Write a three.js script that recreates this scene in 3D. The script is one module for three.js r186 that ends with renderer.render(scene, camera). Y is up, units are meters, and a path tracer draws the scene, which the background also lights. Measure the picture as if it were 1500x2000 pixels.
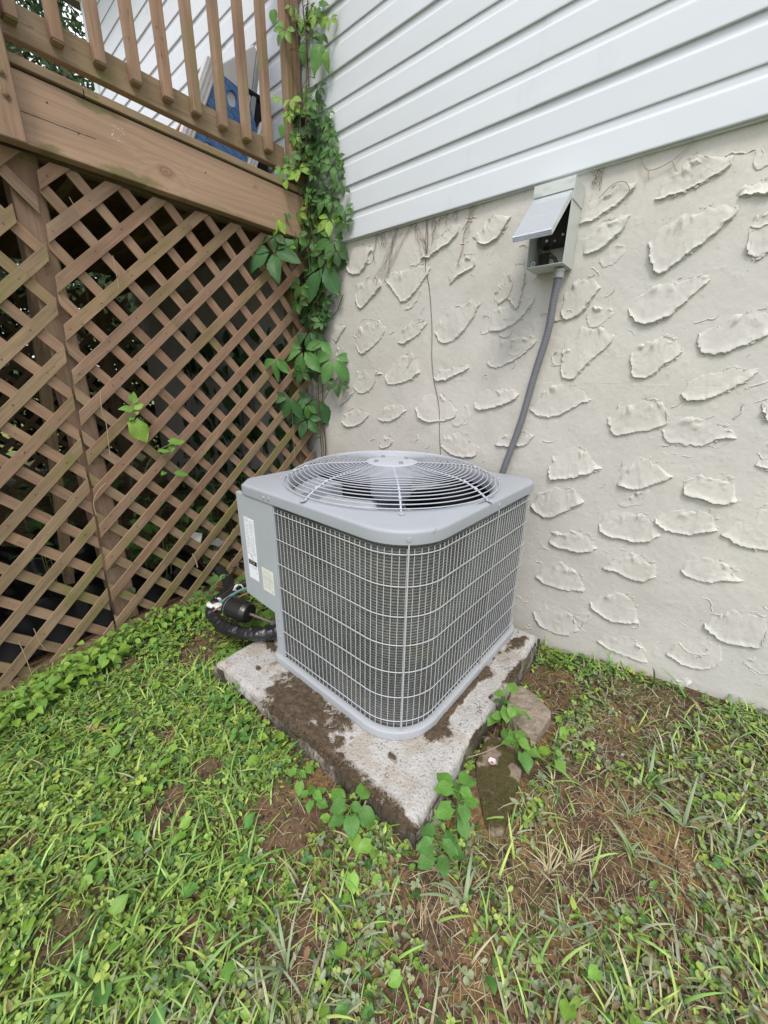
import * as THREE from 'three';
import { mergeGeometries } from 'three/addons/utils/BufferGeometryUtils.js';
import { RoundedBoxGeometry } from 'three/addons/geometries/RoundedBoxGeometry.js';

// ---------------------------------------------------------------- camera, sky, sun, exposure
const scene = new THREE.Scene();
const camera = new THREE.PerspectiveCamera(106.7, 0.75, 0.04, 400);
camera.position.set(1.86, 1.108, 1.55);
camera.rotation.set(-0.332549, 0.701476, 0.0182988, 'YXZ');
scene.add(camera);

const renderer = new THREE.WebGLRenderer({ antialias: true });
renderer.toneMapping = THREE.LinearToneMapping;
renderer.toneMappingExposure = 1.46;
renderer.shadowMap.enabled = true;

// ---------------------------------------------------------------- random numbers and noise
let seedState = 12345;
function reseed(s) { seedState = s >>> 0; }
function rnd() { seedState = (seedState + 0x6d2b79f5) >>> 0; let t = seedState; t = Math.imul(t ^ (t >>> 15), t | 1); t ^= t + Math.imul(t ^ (t >>> 7), t | 61); return ((t ^ (t >>> 14)) >>> 0) / 4294967296; }
const rr = (a, b) => a + (b - a) * rnd();
const pick = (a) => a[Math.floor(rnd() * a.length) % a.length];
function h2(x, y, s) { let n = Math.imul(x, 374761393) + Math.imul(y, 668265263) + Math.imul(s, 1442695041); n = Math.imul(n ^ (n >>> 13), 1274126177); return ((n ^ (n >>> 16)) >>> 0) / 4294967296; }
function vn(x, y, s = 0, per = 0) {
  const xi = Math.floor(x), yi = Math.floor(y), fx = x - xi, fy = y - yi;
  const u = fx * fx * (3 - 2 * fx), v = fy * fy * (3 - 2 * fy);
  const w = per ? (q) => ((q % per) + per) % per : (q) => q;
  const a = h2(w(xi), w(yi), s), b = h2(w(xi + 1), w(yi), s), c = h2(w(xi), w(yi + 1), s), d = h2(w(xi + 1), w(yi + 1), s);
  return a + (b - a) * u + (c - a) * v + (a - b - c + d) * u * v;
}
function fbm(x, y, s = 0, o = 4, per = 0) { let t = 0, a = 0.5, m = 0; for (let i = 0; i < o; i++) { t += a * vn(x, y, s + i * 17, per); m += a; a *= 0.5; x *= 2; y *= 2; per *= 2; } return t / m; }
const clamp = (v, a = 0, b = 1) => Math.min(b, Math.max(a, v));
const smooth = (a, b, x) => { const t = clamp((x - a) / (b - a)); return t * t * (3 - 2 * t); };
const mix = (a, b, t) => a + (b - a) * t;
const mix3 = (a, b, t) => [mix(a[0], b[0], t), mix(a[1], b[1], t), mix(a[2], b[2], t)];

// overcast sky, brighter towards the zenith, drifting cloud structure
{
  const W = 512, H = 256, d = new Float32Array(W * H * 4);
  for (let j = 0; j < H; j++) for (let i = 0; i < W; i++) {
    const el = (j + 0.5) / H * Math.PI - Math.PI / 2, az = (i + 0.5) / W * Math.PI * 2;
    const s = Math.max(0, Math.sin(el));
    const cx = Math.cos(az) * Math.cos(el), cz = Math.sin(az) * Math.cos(el);
    const cl = fbm(cx * 3 + 20, cz * 3 + 20, 5, 4);
    let L = 1.26 * (0.66 + 0.5 * s) * (0.86 + 0.28 * cl);
    let c = [L * 0.96, L * 0.985, L * 1.07];
    if (el < 0) c = [0.10, 0.13, 0.07];
    const o = (j * W + i) * 4; d[o] = c[0]; d[o + 1] = c[1]; d[o + 2] = c[2]; d[o + 3] = 1;
  }
  const t = new THREE.DataTexture(d, W, H, THREE.RGBAFormat, THREE.FloatType);
  t.mapping = THREE.EquirectangularReflectionMapping; t.minFilter = t.magFilter = THREE.LinearFilter; t.needsUpdate = true;
  scene.background = t; scene.environment = t;
}
const sun = new THREE.DirectionalLight(0xfff3e2, 1.5);
sun.position.set(5.2, 10, 6.4); sun.target.position.set(1, 0, 0.6);
sun.castShadow = true; sun.shadow.radius = 30; sun.shadow.mapSize.set(2048, 2048);
Object.assign(sun.shadow.camera, { left: -6, right: 6, top: 6, bottom: -6, near: 1, far: 25 });
scene.add(sun, sun.target);

// ---------------------------------------------------------------- object helpers
const used = {};
function numbered(n) { if (used[n] === undefined) { used[n] = 0; return n; } used[n]++; return n + '_' + String(used[n]).padStart(3, '0'); }
function shade(o) { o.traverse((m) => { if (m.isMesh) { m.castShadow = true; m.receiveShadow = true; } }); return o; }
function thing(name, label, category, pos = [0, 0, 0], group) {
  const o = new THREE.Group(); o.name = numbered(name); o.position.set(...pos);
  o.userData = { label, category }; if (group) o.userData.group = group;
  scene.add(o); return o;
}
function part(name, geo, mat, parent) {
  const g = Array.isArray(geo) ? merge(geo) : geo;
  const m = new THREE.Mesh(g, mat); m.name = numbered(name); m.castShadow = m.receiveShadow = true;
  parent.add(m); return m;
}
function merge(list) {
  const l = list.map((g) => { const k = g.index ? g.toNonIndexed() : g; for (const n of Object.keys(k.attributes)) if (!['position', 'normal', 'uv'].includes(n)) k.deleteAttribute(n); return k; });
  return mergeGeometries(l);
}
function structure(name, geo, mat) { const m = part(name, geo, mat, scene); m.userData.kind = 'structure'; return m; }

// ---------------------------------------------------------------- textures
function tex(n, fn, { srgb = true, rep = 1, m = n } = {}) {
  const d = new Uint8Array(n * m * 4);
  for (let j = 0; j < m; j++) for (let i = 0; i < n; i++) {
    const c = fn(i / n, j / m), o = (j * n + i) * 4;
    for (let k = 0; k < 3; k++) { let v = clamp(c[k]); if (srgb) v = v <= 0.0031308 ? v * 12.92 : 1.055 * Math.pow(v, 1 / 2.4) - 0.055; d[o + k] = Math.round(v * 255); }
    d[o + 3] = 255;
  }
  const t = new THREE.DataTexture(d, n, m); t.colorSpace = srgb ? THREE.SRGBColorSpace : THREE.NoColorSpace;
  t.wrapS = t.wrapT = THREE.RepeatWrapping; t.magFilter = THREE.LinearFilter; t.minFilter = THREE.LinearMipmapLinearFilter; t.generateMipmaps = true;
  t.repeat.set(rep, rep); t.needsUpdate = true; return t;
}
const g1 = (v) => [v, v, v];
// wood: u along the grain, one texture tile = 1 m by 1 m
function woodTex(seed, base, moss, mossAmt, wear) {
  return tex(1024, (u, v) => {
    const warp = fbm(u * 3, v * 6, seed, 3, 6) * 0.5;
    const grain = fbm(u * 4, v * 96 + warp * 10, seed + 3, 3, 0) * 0.6 + vn(u * 12, v * 256, seed + 7, 256) * 0.4;
    const streak = fbm(u * 6, v * 24, seed + 9, 4, 24);
    const blotch = fbm(u * 8, v * 8, seed + 11, 4, 8);
    let k = 0.78 + 0.44 * (grain - 0.5) + 0.5 * (streak - 0.5);
    let c = base.map((b) => b * k);
    const w = smooth(0.5, 0.75, blotch * 0.6 + streak * 0.4) * wear;                    // rubbed and weathered paint
    c = mix3(c, [0.30 * k + 0.02, 0.225 * k + 0.015, 0.155 * k + 0.01], w);
    const mm = smooth(0.52, 0.72, fbm(u * 6, v * 12, seed + 21, 4, 12) * 0.75 + grain * 0.25) * mossAmt;
    c = mix3(c, moss.map((q) => q * (0.7 + 0.6 * grain)), mm);
    if (vn(u * 40, v * 160, seed + 31, 160) > 0.93) c = c.map((q) => q * 0.72);          // open grain checks
    return c;
  });
}
const WOODC = [0.335, 0.212, 0.14];
const texWood = woodTex(3, WOODC, [0.16, 0.14, 0.05], 0.5, 0.6);
const texWoodMoss = woodTex(41, [0.32, 0.225, 0.135], [0.185, 0.165, 0.06], 0.95, 0.7);
const bumpWood = tex(512, (u, v) => g1(0.6 * fbm(u * 4, v * 80, 5, 3) + 0.4 * vn(u * 10, v * 200, 9, 200)), { srgb: false });
const woodMat = (map, o = {}) => new THREE.MeshStandardMaterial({ map, bumpMap: bumpWood, bumpScale: 0.0012, roughness: 0.78, ...o });
const M = {};
M.wood = woodMat(texWood); M.woodMoss = woodMat(texWoodMoss);
M.woodPink = woodMat(texWood, { color: new THREE.Color(0.98, 0.94, 0.92) });
M.woodTan = woodMat(texWood, { color: new THREE.Color(1.04, 1.05, 1.0) });

M.siding = new THREE.MeshPhysicalMaterial({ roughness: 0.42, specularIntensity: 0.5,
  map: tex(512, (u, v) => { const k = 0.985 + 0.03 * (fbm(u * 6, v * 6, 2, 4, 6) - 0.5) + 0.02 * (vn(u * 4, v * 128, 3, 128) - 0.5); const dirt = smooth(0.72, 0.86, fbm(u * 10, v * 22, 8, 4)) * 0.06; return [0.615 * k - dirt, 0.662 * k - dirt, 0.715 * k - dirt * 1.1]; }),
  bumpMap: tex(512, (u, v) => g1(0.5 * vn(u * 6, v * 220, 31, 220) + 0.5 * fbm(u * 3, v * 60, 33, 3)), { srgb: false }), bumpScale: 0.0005 });

// stucco parging: fine sand, trowel drags, small crumbs, splash dirt with a grain of its own near the soil
const stuccoMap = tex(1536, (u, v) => {
  const big = fbm(u * 5, v * 5, 12, 4, 5), mid = fbm(u * 22, v * 22, 14, 4, 22), fine = vn(u * 400, v * 400, 15, 400);
  let k = 0.93 + 0.14 * (big - 0.5) + 0.13 * (mid - 0.5) + 0.07 * (fine - 0.5);
  let c = [0.602 * k, 0.590 * k, 0.553 * k];
  c = mix3(c, [0.53, 0.525, 0.505], 0.6 * smooth(0.5, 0.7, fbm(u * 3 + 4, v * 7, 19, 4)));
  const stain = smooth(0.66, 0.82, fbm(u * 9, v * 9, 22, 5, 9)); c = mix3(c, [0.36, 0.34, 0.29], 0.2 * stain);
  if (vn(u * 260, v * 260, 27, 260) > 0.965) c = c.map((q) => q * 0.66);
  return c;
}, { rep: 0.5 });
const stuccoBump = tex(1024, (u, v) => {
  const f = fbm(u * 70, v * 70, 51, 4, 70), g = fbm(u * 14 + v * 6, v * 22, 55, 4), r = smooth(0.62, 0.8, fbm(u * 26, v * 26, 57, 4, 26));
  return g1(0.4 * f + 0.35 * g + 0.35 * r * f);
}, { srgb: false, rep: 0.9 });
M.stucco = new THREE.MeshStandardMaterial({ map: stuccoMap, bumpMap: stuccoBump, bumpScale: 0.0028, roughness: 0.92 });

const metal = (r, g, b, o = {}) => new THREE.MeshPhysicalMaterial({ color: new THREE.Color(r, g, b), roughness: 0.45, specularIntensity: 0.6, ...o });
const paintMap = tex(1024, (u, v) => { const k = 0.96 + 0.10 * (fbm(u * 8, v * 8, 61, 4, 8) - 0.5), dust = 0.35 * smooth(0.56, 0.8, fbm(u * 22, v * 22, 63, 5, 22)), sp = vn(u * 190, v * 190, 66, 190) > 0.975 ? 0.7 : 1, sc = vn(u * 18, v * 700, 67, 18) > 0.965 && fbm(u * 7, v * 7, 68, 2, 7) > 0.55 ? 1.1 : 1; return mix3(g1(k * sc), [0.86, 0.81, 0.72], dust * 0.5).map((q) => q * sp); });
M.lid = metal(0.355, 0.382, 0.425, { map: paintMap, roughness: 0.48 });
M.panel = metal(0.40, 0.435, 0.475, { map: paintMap, roughness: 0.5 });
M.pan = metal(0.40, 0.43, 0.465, { map: paintMap, roughness: 0.45 });
M.wire = metal(0.44, 0.46, 0.49, { roughness: 0.42 });
M.guard = metal(0.44, 0.47, 0.525, { roughness: 0.42 });
M.blade = metal(0.50, 0.53, 0.57, { roughness: 0.38, metalness: 0.25 });
M.motor = metal(0.235, 0.265, 0.31, { roughness: 0.5 });
M.screw = metal(0.45, 0.47, 0.49, { roughness: 0.35, metalness: 0.3 });
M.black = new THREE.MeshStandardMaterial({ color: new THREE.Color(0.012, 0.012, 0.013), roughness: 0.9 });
M.coil = new THREE.MeshStandardMaterial({ roughness: 0.6, metalness: 0.25, map: tex(1024, (u, v) => {
  const row = 0.5 + 0.5 * Math.sin(v * Math.PI * 2 * 56), fin = 0.5 + 0.5 * Math.sin(u * Math.PI * 2 * 128);
  const patch = fbm(u * 5, v * 3, 71, 4, 5), fz = fbm(u * 60, v * 60, 72, 3, 60);
  const k = (0.085 + 0.25 * row * (0.45 + 0.55 * fin)) * (0.55 + 0.9 * patch) * (0.7 + 0.6 * fz);
  const lint = smooth(0.56, 0.72, fbm(u * 4, v * 9, 75, 4)) * 0.45;
  return mix3([k * 0.96, k * 1.0, k * 0.97], [0.30 * row + 0.05, 0.28 * row + 0.05, 0.22 * row + 0.04], lint);
}, { rep: 2 }), bumpMap: tex(1024, (u, v) => g1((0.5 + 0.5 * Math.sin(v * Math.PI * 2 * 56)) * (0.6 + 0.4 * Math.sin(u * Math.PI * 2 * 128))), { srgb: false, rep: 2 }), bumpScale: 0.003 });

// ---------------------------------------------------------------- geometry helpers
const V2 = (x, y) => new THREE.Vector2(x, y), V3 = (x, y, z) => new THREE.Vector3(x, y, z);
function uvMetres(g, axis, ou = 0, ov = 0) {           // uv in metres: u along axis, v across it
  const p = g.attributes.position, n = g.attributes.normal, uv = new Float32Array(p.count * 2);
  for (let i = 0; i < p.count; i++) {
    const P = [p.getX(i), p.getY(i), p.getZ(i)], N = [n.getX(i), n.getY(i), n.getZ(i)].map(Math.abs);
    const rest = [0, 1, 2].filter((k) => k !== axis);
    let a = P[axis], b = N[rest[0]] > N[rest[1]] ? P[rest[1]] : P[rest[0]];
    if (N[axis] > 0.7) { a = P[rest[0]] * 0.3; b = P[rest[1]]; }
    uv[i * 2] = a + ou; uv[i * 2 + 1] = b + ov;
  }
  g.setAttribute('uv', new THREE.BufferAttribute(uv, 2)); return g;
}
function box(x0, y0, z0, x1, y1, z1, bev = 0.002, axis = 0) {
  const g = new RoundedBoxGeometry(Math.abs(x1 - x0), Math.abs(y1 - y0), Math.abs(z1 - z0), 1, bev);
  uvMetres(g, axis, rnd() * 5, rnd() * 5);
  return g.translate((x0 + x1) / 2, (y0 + y1) / 2, (z0 + z1) / 2);
}
function tube(pts, r, seg = 24, rad = 7, closed = false) {
  const c = new THREE.CatmullRomCurve3(pts.map((p) => (p.isVector3 ? p : V3(...p))), closed, 'centripetal');
  return new THREE.TubeGeometry(c, seg, r, rad, closed);
}
function rod(a, b, r0, r1 = r0, n = 8) {
  const A = V3(...a), B = V3(...b), g = new THREE.CylinderGeometry(r1, r0, A.distanceTo(B), n, 1);
  g.applyQuaternion(new THREE.Quaternion().setFromUnitVectors(V3(0, 1, 0), B.clone().sub(A).normalize()));
  return g.translate((A.x + B.x) / 2, (A.y + B.y) / 2, (A.z + B.z) / 2);
}
function gridGeo(nu, nv, fn, uvf) {                     // fn(i/nu, j/nv) -> [x, y, z]
  const P = [], U = [], I = [];
  for (let j = 0; j <= nv; j++) for (let i = 0; i <= nu; i++) { const p = fn(i / nu, j / nv); P.push(p[0], p[1], p[2]); const q = uvf ? uvf(p, i / nu, j / nv) : [i / nu, j / nv]; U.push(q[0], q[1]); }
  for (let j = 0; j < nv; j++) for (let i = 0; i < nu; i++) { const a = j * (nu + 1) + i, b = a + 1, c = a + nu + 1, d = c + 1; I.push(a, b, d, a, d, c); }
  const g = new THREE.BufferGeometry(); g.setAttribute('position', new THREE.Float32BufferAttribute(P, 3)); g.setAttribute('uv', new THREE.Float32BufferAttribute(U, 2)); g.setIndex(I); g.computeVertexNormals(); return g;
}
function prism(pts, depth, bev = 0.001) {               // outline in x, y extruded along +z
  const s = new THREE.Shape(pts.map((p) => V2(p[0], p[1])));
  const g = new THREE.ExtrudeGeometry(s, { depth: depth - 2 * bev, bevelEnabled: true, bevelSize: bev, bevelThickness: bev, bevelOffset: -bev, bevelSegments: 1, curveSegments: 6 });
  return g.translate(0, 0, bev);
}

// ---------------------------------------------------------------- ground
function gy(x, z) {
  let y = 0.088 * smooth(1.42, 2.35, x) * (1 - 0.35 * smooth(0.2, 1.4, z));
  y -= 0.065 * smooth(1.05, 1.75, z) * (1 - smooth(0.2, 0.9, x));
  y += 0.02 * smooth(0.25, 0.0, z) * smooth(1.5, 1.8, x);
  y += 0.018 * (fbm(x * 2.3 + 30, z * 2.3 + 30, 91, 3) - 0.5) + 0.010 * (fbm(x * 14 + 9, z * 14 + 9, 93, 3) - 0.5);
  if (x < 0) y += 0.03;
  { const dx = Math.max(0.62 - x, 0, x - 1.56), dz = Math.max(0.1 - z, 0, z - (1.077 - 0.0389 * (x - 0.645))); y += 0.05 * (1 - smooth(0.0, 0.3, Math.hypot(dx, dz))) * smooth(0.75, 1.2, x + 0.3 * z) * smooth(0.4, 0.8, z); }
  return y;
}
const bare = [[1.887, 0.70, 0.2], [1.79, 0.63, 0.1], [1.26, 1.17, 0.13], [0.954, 1.254, 0.05], [0.255, 1.25, 0.05], [0.74, 1.29, 0.05], [1.06, 1.61, 0.06], [1.264, 1.45, 0.05], [1.67, 1.11, 0.10], [1.92, 0.18, 0.13], [1.84, 0.36, 0.12], [0.76, 1.64, 0.05], [0.615, 0.77, 0.1], [0.44, 1.06, 0.09], [1.60, 0.60, 0.14], [1.76, 0.90, 0.13], [0.98, 1.38, 0.06], [1.45, 1.32, 0.06], [1.95, 0.05, 0.10], [1.62, 0.25, 0.12]];
function bareness(x, z) {
  let b = 0; for (const [cx, cz, r] of bare) { const d = Math.hypot(x - cx, z - cz) / r; b = Math.max(b, 1 - smooth(0.55, 1.25, d + 0.9 * (fbm(x * 12, z * 12, 97, 3) - 0.5))); }
  return Math.max(b, smooth(0.64, 0.76, fbm(x * 5 + 3, z * 5 + 7, 99, 4)) * 0.85, x < 0 ? 0.9 : 0);
}
const soilTex = tex(2048, (u, v) => {                  // one tile = 3.2 m; bare soil, moss, dead straw, roots and pebbles
  const a = fbm(u * 9, v * 9, 101, 4, 9), b = fbm(u * 60, v * 60, 103, 4, 60), f = vn(u * 700, v * 700, 105, 700), w = fbm(u * 26, v * 26, 107, 4, 26);
  let c = mix3([0.050, 0.030, 0.018], [0.16, 0.098, 0.055], 0.35 * a + 0.65 * b);
  c = mix3(c, [0.19, 0.115, 0.045], 0.8 * smooth(0.52, 0.66, w));
  c = mix3(c, [0.085, 0.082, 0.022], 0.75 * smooth(0.55, 0.7, fbm(u * 20 + 5, v * 20, 109, 4)));
  c = c.map((q) => q * (0.7 + 0.6 * f));
  if (vn(u * 300, v * 900, 111, 300) > 0.94 || vn(u * 900, v * 300, 112, 300) > 0.95) c = mix3(c, [0.30, 0.23, 0.13], 0.7);
  if (vn(u * 420, v * 420, 113, 420) > 0.972) c = mix3(c, [0.34, 0.30, 0.25], 0.7);
  return c;
}, { rep: 1 / 3.2 });
M.soil = new THREE.MeshStandardMaterial({ map: soilTex, roughness: 0.97, vertexColors: true, bumpMap: tex(512, (u, v) => g1(fbm(u * 48, v * 48, 121, 4, 48)), { srgb: false, rep: 1.2 }), bumpScale: 0.012 });
{
  const xs = [], zs = [], span = (a, b, s, o) => { for (let q = a; q < b - 1e-6; q += s) o.push(q); };
  xs.push(-160, -80, -40, -20, -12, -8, -5); span(-3.5, -0.2, 0.25, xs); span(-0.2, 3.4, 0.018, xs); xs.push(3.4, 4, 5, 8, 14, 30, 80, 160);
  zs.push(-160, -80, -40, -20, -10, -6, -4, -2, -1); span(-0.6, -0.05, 0.18, zs); span(-0.05, 2.7, 0.018, zs); zs.push(2.7, 3.2, 4, 6, 10, 20, 40, 80, 160);
  const nx = xs.length - 1, nz = zs.length - 1, col = [];
  const g = gridGeo(nx, nz, (s, t) => {
    const x = xs[Math.round(s * nx)], z = zs[nz - Math.round(t * nz)];
    const far = x < -2.7 || z < -1 || x > 3.5 || z > 2.8;
    const lawn = x < -2.7 || x > 3.4 || z > 2.7;
    col.push(...(lawn ? [1.1, 1.9, 0.8] : [1, 1, 1]));
    return [x, far ? (x < -2.7 ? 0.1 : 0) : gy(x, z), z];
  }, (p) => [p[0], p[2]]);
  g.setAttribute('color', new THREE.Float32BufferAttribute(col, 3));
  structure('ground', g, M.soil);
}

// ---------------------------------------------------------------- house: parged foundation, lap siding, eave
const house = thing('house', 'house wall with pale lap siding above a rough cream parged foundation', 'house', [0, 0, 0]);
const wallZ = (x, y) => 0.006 * (fbm(x * 2.2 + 11, y * 2.2 + 5, 131, 3) - 0.5) + 0.0035 * (fbm(x * 9, y * 9 + 40, 133, 3) - 0.5);
{
  part('foundation_wall', gridGeo(360, 230, (s, t) => { const x = -0.3 + s * 3.1, y = -0.25 + t * 2.03; return [x, y, wallZ(x, y)]; }, (p) => [p[0], p[1]]), M.stucco, house);
  part('foundation_wall', gridGeo(60, 40, (s, t) => { const x = -2.55 + s * 2.25, y = -0.25 + t * 2.03; return [x, y, wallZ(x, y)]; }, (p) => [p[0], p[1]]), M.stucco, house);
  part('foundation_wall', gridGeo(40, 40, (s, t) => { const x = 2.8 + s * 2.2, y = -0.25 + t * 2.03; return [x, y, wallZ(x, y)]; }, (p) => [p[0], p[1]]), M.stucco, house);
  part('wall', new THREE.BoxGeometry(7.55, 4.3, 4).translate(1.225, 1.86, -2.016), M.siding, house);
  const P = 0.1072, Y0 = 1.745;
  const profile = (odd) => {                              // (z, y) outline of one course, cove at the top, lip at the foot
    const lip = odd ? 0.0205 : 0.0228;
    return [[0.004, 0.004], [0.010, 0.0015], [lip - 0.003, 0], [lip - 0.0006, 0.0012], [lip, 0.004], [0.0196, 0.076], [0.0188, 0.0795], [0.0158, 0.0835], [0.0148, 0.088], [0.0142, P + 0.005], [0.003, P + 0.005]];
  };
  for (let k = 0; k < 20; k++) {
    const cuts = k === 2 || k === 3 ? [-2.55, 1.182, 5] : k === 8 || k === 9 ? [-2.55, -0.62, 5] : [-2.55, 5];
    for (let c = 0; c + 1 < cuts.length; c++) {
      const x0 = cuts[c] + (c ? 0.0006 : 0), x1 = cuts[c + 1], proud = c ? 0.0014 : 0;
      const pr = profile(k % 2).map((q) => [q[0] + (q[0] > 0.006 ? proud : 0), q[1] + Y0 + P * k]);
      const nx = 36, n = pr.length;
      const g = gridGeo(nx, n - 1, (s, t) => { const q = pr[Math.round(t * (n - 1))], x = mix(x0, x1, s); return [x, q[1] + 0.0009 * (fbm(x * 1.3, k * 3.1, 141, 2) - 0.5), q[0] + 0.0022 * (fbm(x * 1.7, k * 2.3, 143, 2) - 0.5)]; }, (p, s, t) => [p[0] + k * 0.37, t * 0.13 + k * 0.21]);
      const f = g.toNonIndexed(); f.computeVertexNormals();
      part('siding_board', f, M.siding, house);
    }
  }
  part('starter_strip', box(-2.55, 1.742, 0.001, 5, 1.749, 0.012, 0.001), M.siding, house);
  part('corner_trim', box(-2.57, 1.73, -0.03, -2.50, 3.8, 0.031, 0.003, 1), M.siding, house);
  const eaveMat = new THREE.MeshStandardMaterial({ color: new THREE.Color(0.86, 0.76, 0.60), roughness: 0.7 });
  part('soffit', box(-2.86, 3.98, -4.2, 5.1, 4.005, 0.34, 0.003), eaveMat, house);
  part('fascia', box(-2.88, 3.98, 0.341, 5.1, 4.14, 0.365, 0.003), M.siding, house);
  part('roof', prism([[-4.3, 4.008], [0.40, 4.008], [0.40, 4.05], [-2, 5.2], [-4.3, 4.0]], 8.1).rotateY(-Math.PI / 2).translate(5.1, 0, 0), new THREE.MeshStandardMaterial({ color: new THREE.Color(0.12, 0.115, 0.11), roughness: 0.9 }), house);
}
{ // small squiggles and crumbs of plaster left between the daubs
  reseed(88); const L = [];
  for (let i = 0; i < 210; i++) {
    const x = rr(0.1, 2.7), y = rr(0.05, 1.72), n = 2 + Math.floor(rr(1, 5)), pts = []; let a = rr(-0.6, 1.3), px = x, py = y;
    for (let k = 0; k < n; k++) { pts.push([px, py, wallZ(px, py) + rr(-0.0012, 0.0004)]); const st = rr(0.006, 0.017); px += Math.cos(a) * st; py += Math.sin(a) * st; a += rr(-0.9, 0.9); }
    const g = tube(pts, rr(0.0012, 0.0032), n * 5, 6), P = g.attributes.position; for (let k = 0; k < P.count; k++) { const f = 0.004 * (fbm(P.getX(k) * 160, P.getY(k) * 160, 167, 3) - 0.5); P.setXYZ(k, P.getX(k) + f, P.getY(k) + f, Math.max(-0.004, P.getZ(k) + f * 0.6)); } g.computeVertexNormals();
    const U = g.attributes.uv; for (let k = 0; k < U.count; k++) U.setXY(k, P.getX(k), P.getY(k)); L.push(g);
  }
  part('plaster_crumb', L, M.stucco, house).userData.kind = 'stuff';
}
// thumb-thick trowel daubs: L = the thick lower lip, U = the feathered upper end, both left to right, metres on the wall
let daubN = 0;
function daub(L, U, grey, soft = 1) {
  const k = daubN++, cL = new THREE.CatmullRomCurve3(L.map((p) => V3(p[0], p[1], 0)), false, 'centripetal'), cU = new THREE.CatmullRomCurve3(U.map((p) => V3(p[0], p[1], 0)), false, 'centripetal');
  const len = cL.getLength(), n = Math.round(clamp(len / 0.0035, 30, 120)), H = 0.0105 * soft * (0.7 + 0.7 * vn(k * 3.7, 1, 151)), bw = 0.004 + 0.008 * vn(k * 5.3, 2, 152);
  const ts = [0, 0.001, 0.015, 0.035, 0.06, 0.09, 0.13, 0.18, 0.24, 0.31, 0.39, 0.48, 0.58, 0.68, 0.77, 0.85, 0.91, 0.96, 1], m = ts.length;
  const g = gridGeo(n, m - 1, (s, t) => {
    const j = Math.round(t * (m - 1)), a = cL.getPointAt(s), b = cU.getPointAt(s), tan = cL.getTangentAt(s), out = V3(tan.y, -tan.x, 0);   // out: away from the daub, below the lip
    const w0 = a.distanceTo(b), endL = smooth(0, 0.10, s) * smooth(1, 0.90, s);
    const rag = (fbm(s * len * 42, k * 7.3, 153, 3) - 0.5) * 0.013 + (fbm(s * len * 190, k * 5.1, 155, 3) - 0.5) * 0.0085;
    const q = j < 2 ? 0 : ts[j], w = w0 * q;
    a.addScaledVector(out, rag * (1 - smooth(0, 0.5, q)) + (j === 0 ? 0.0025 : 0));
    b.x += 0.03 * (fbm(s * 6, k * 2.1, 156, 3) - 0.5); b.y += 0.04 * (fbm(s * 7, k * 3.9, 158, 3) - 0.5);
    const p = a.clone().lerp(b, q);
    const Hs = H * (0.35 + 0.65 * Math.sqrt(endL)) * (0.30 + 1.2 * fbm(s * len * 18, k * 3.3, 157, 4));
    let h = Hs * (0.45 * Math.exp(-Math.pow(w / bw, 2)) + 0.46 * Math.pow(1 - q, 0.85));                       // thick bead along the lip, thin smear above it
    h += 0.0024 * (fbm(p.x * 80, p.y * 80, 159, 4) - 0.4) * smooth(0.02, 0.1, q);
    const crust = smooth(0.55, 0.8, q) * smooth(0.42, 0.62, fbm(p.x * 20 + k, p.y * 20, 160, 2));
    h += crust * 0.012 * Math.max(0, fbm(p.x * 75, p.y * 75, 161, 4) - 0.44) * 2;                              // crumbly drag marks where the trowel left
    h *= smooth(1.0, 0.9, q) * (q > 0.08 ? mix(1, endL, smooth(0.08, 0.3, q)) : 1);
    if (j === 1) h *= 0.75;
    if (j === 0 || j === m - 1 || s < 1e-6 || s > 1 - 1e-6) h = -0.003;
    return [p.x, p.y, wallZ(p.x, p.y) + h - 0.0004];
  }, (p) => [p[0], p[1]]);
  const all = [g];                                        // torn crumbs along the lip and where the trowel lifted off
  if (soft > 0.6) for (let i = 0; i < 9 + len * 70; i++) {
    const r1 = vn(i * 1.7, k * 2.9, 171), r2 = vn(i * 2.3 + 9, k * 4.1, 172), r3 = vn(i * 3.1, k * 1.3 + 5, 173), up = r3 > 0.62, s = up ? 0.55 + 0.43 * r1 : 0.03 + 0.94 * r1, a = (up ? cU : cL).getPointAt(clamp(s, 0.01, 0.99)), sz = 0.0011 + 0.0026 * r2 * r2;
    const c = new THREE.IcosahedronGeometry(sz, 1).scale(1 + 1.6 * r3, 0.7 + 0.5 * r1, 0.8).rotateZ(0.6 * r2 + 0.3), Q = c.attributes.position; a.x += 0.012 * (r2 - 0.5); a.y += (up ? 0.02 : 0.006) * (r3 - 0.5);
    for (let q = 0; q < Q.count; q++) { const f = 1 + 0.7 * (fbm(Q.getX(q) * 700 + i, Q.getY(q) * 700 + Q.getZ(q) * 500, 174, 2) - 0.5); Q.setXYZ(q, Q.getX(q) * f + a.x, Q.getY(q) * f + a.y, Q.getZ(q) * f + wallZ(a.x, a.y) + (up ? 0.0004 : 0.003)); } c.computeVertexNormals();
    const W = c.attributes.uv; for (let q = 0; q < W.count; q++) W.setXY(q, Q.getX(q), Q.getY(q)); all.push(c);
  }
  part('trowel_daub', merge(all), M.stucco, house);
}
daub([[.271,1.643],[.320,1.602],[.409,1.623],[.434,1.672],[.458,1.686]], [[.304,1.715],[.375,1.719],[.450,1.695]]);
daub([[.338,1.515],[.369,1.448],[.452,1.491],[.510,1.531],[.509,1.555]], [[.347,1.565],[.434,1.570],[.493,1.563]]);
daub([[.533,1.557],[.590,1.497],[.637,1.453],[.675,1.457],[.730,1.497],[.793,1.567]], [[.556,1.575],[.632,1.580],[.704,1.585],[.793,1.569]]);
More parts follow.
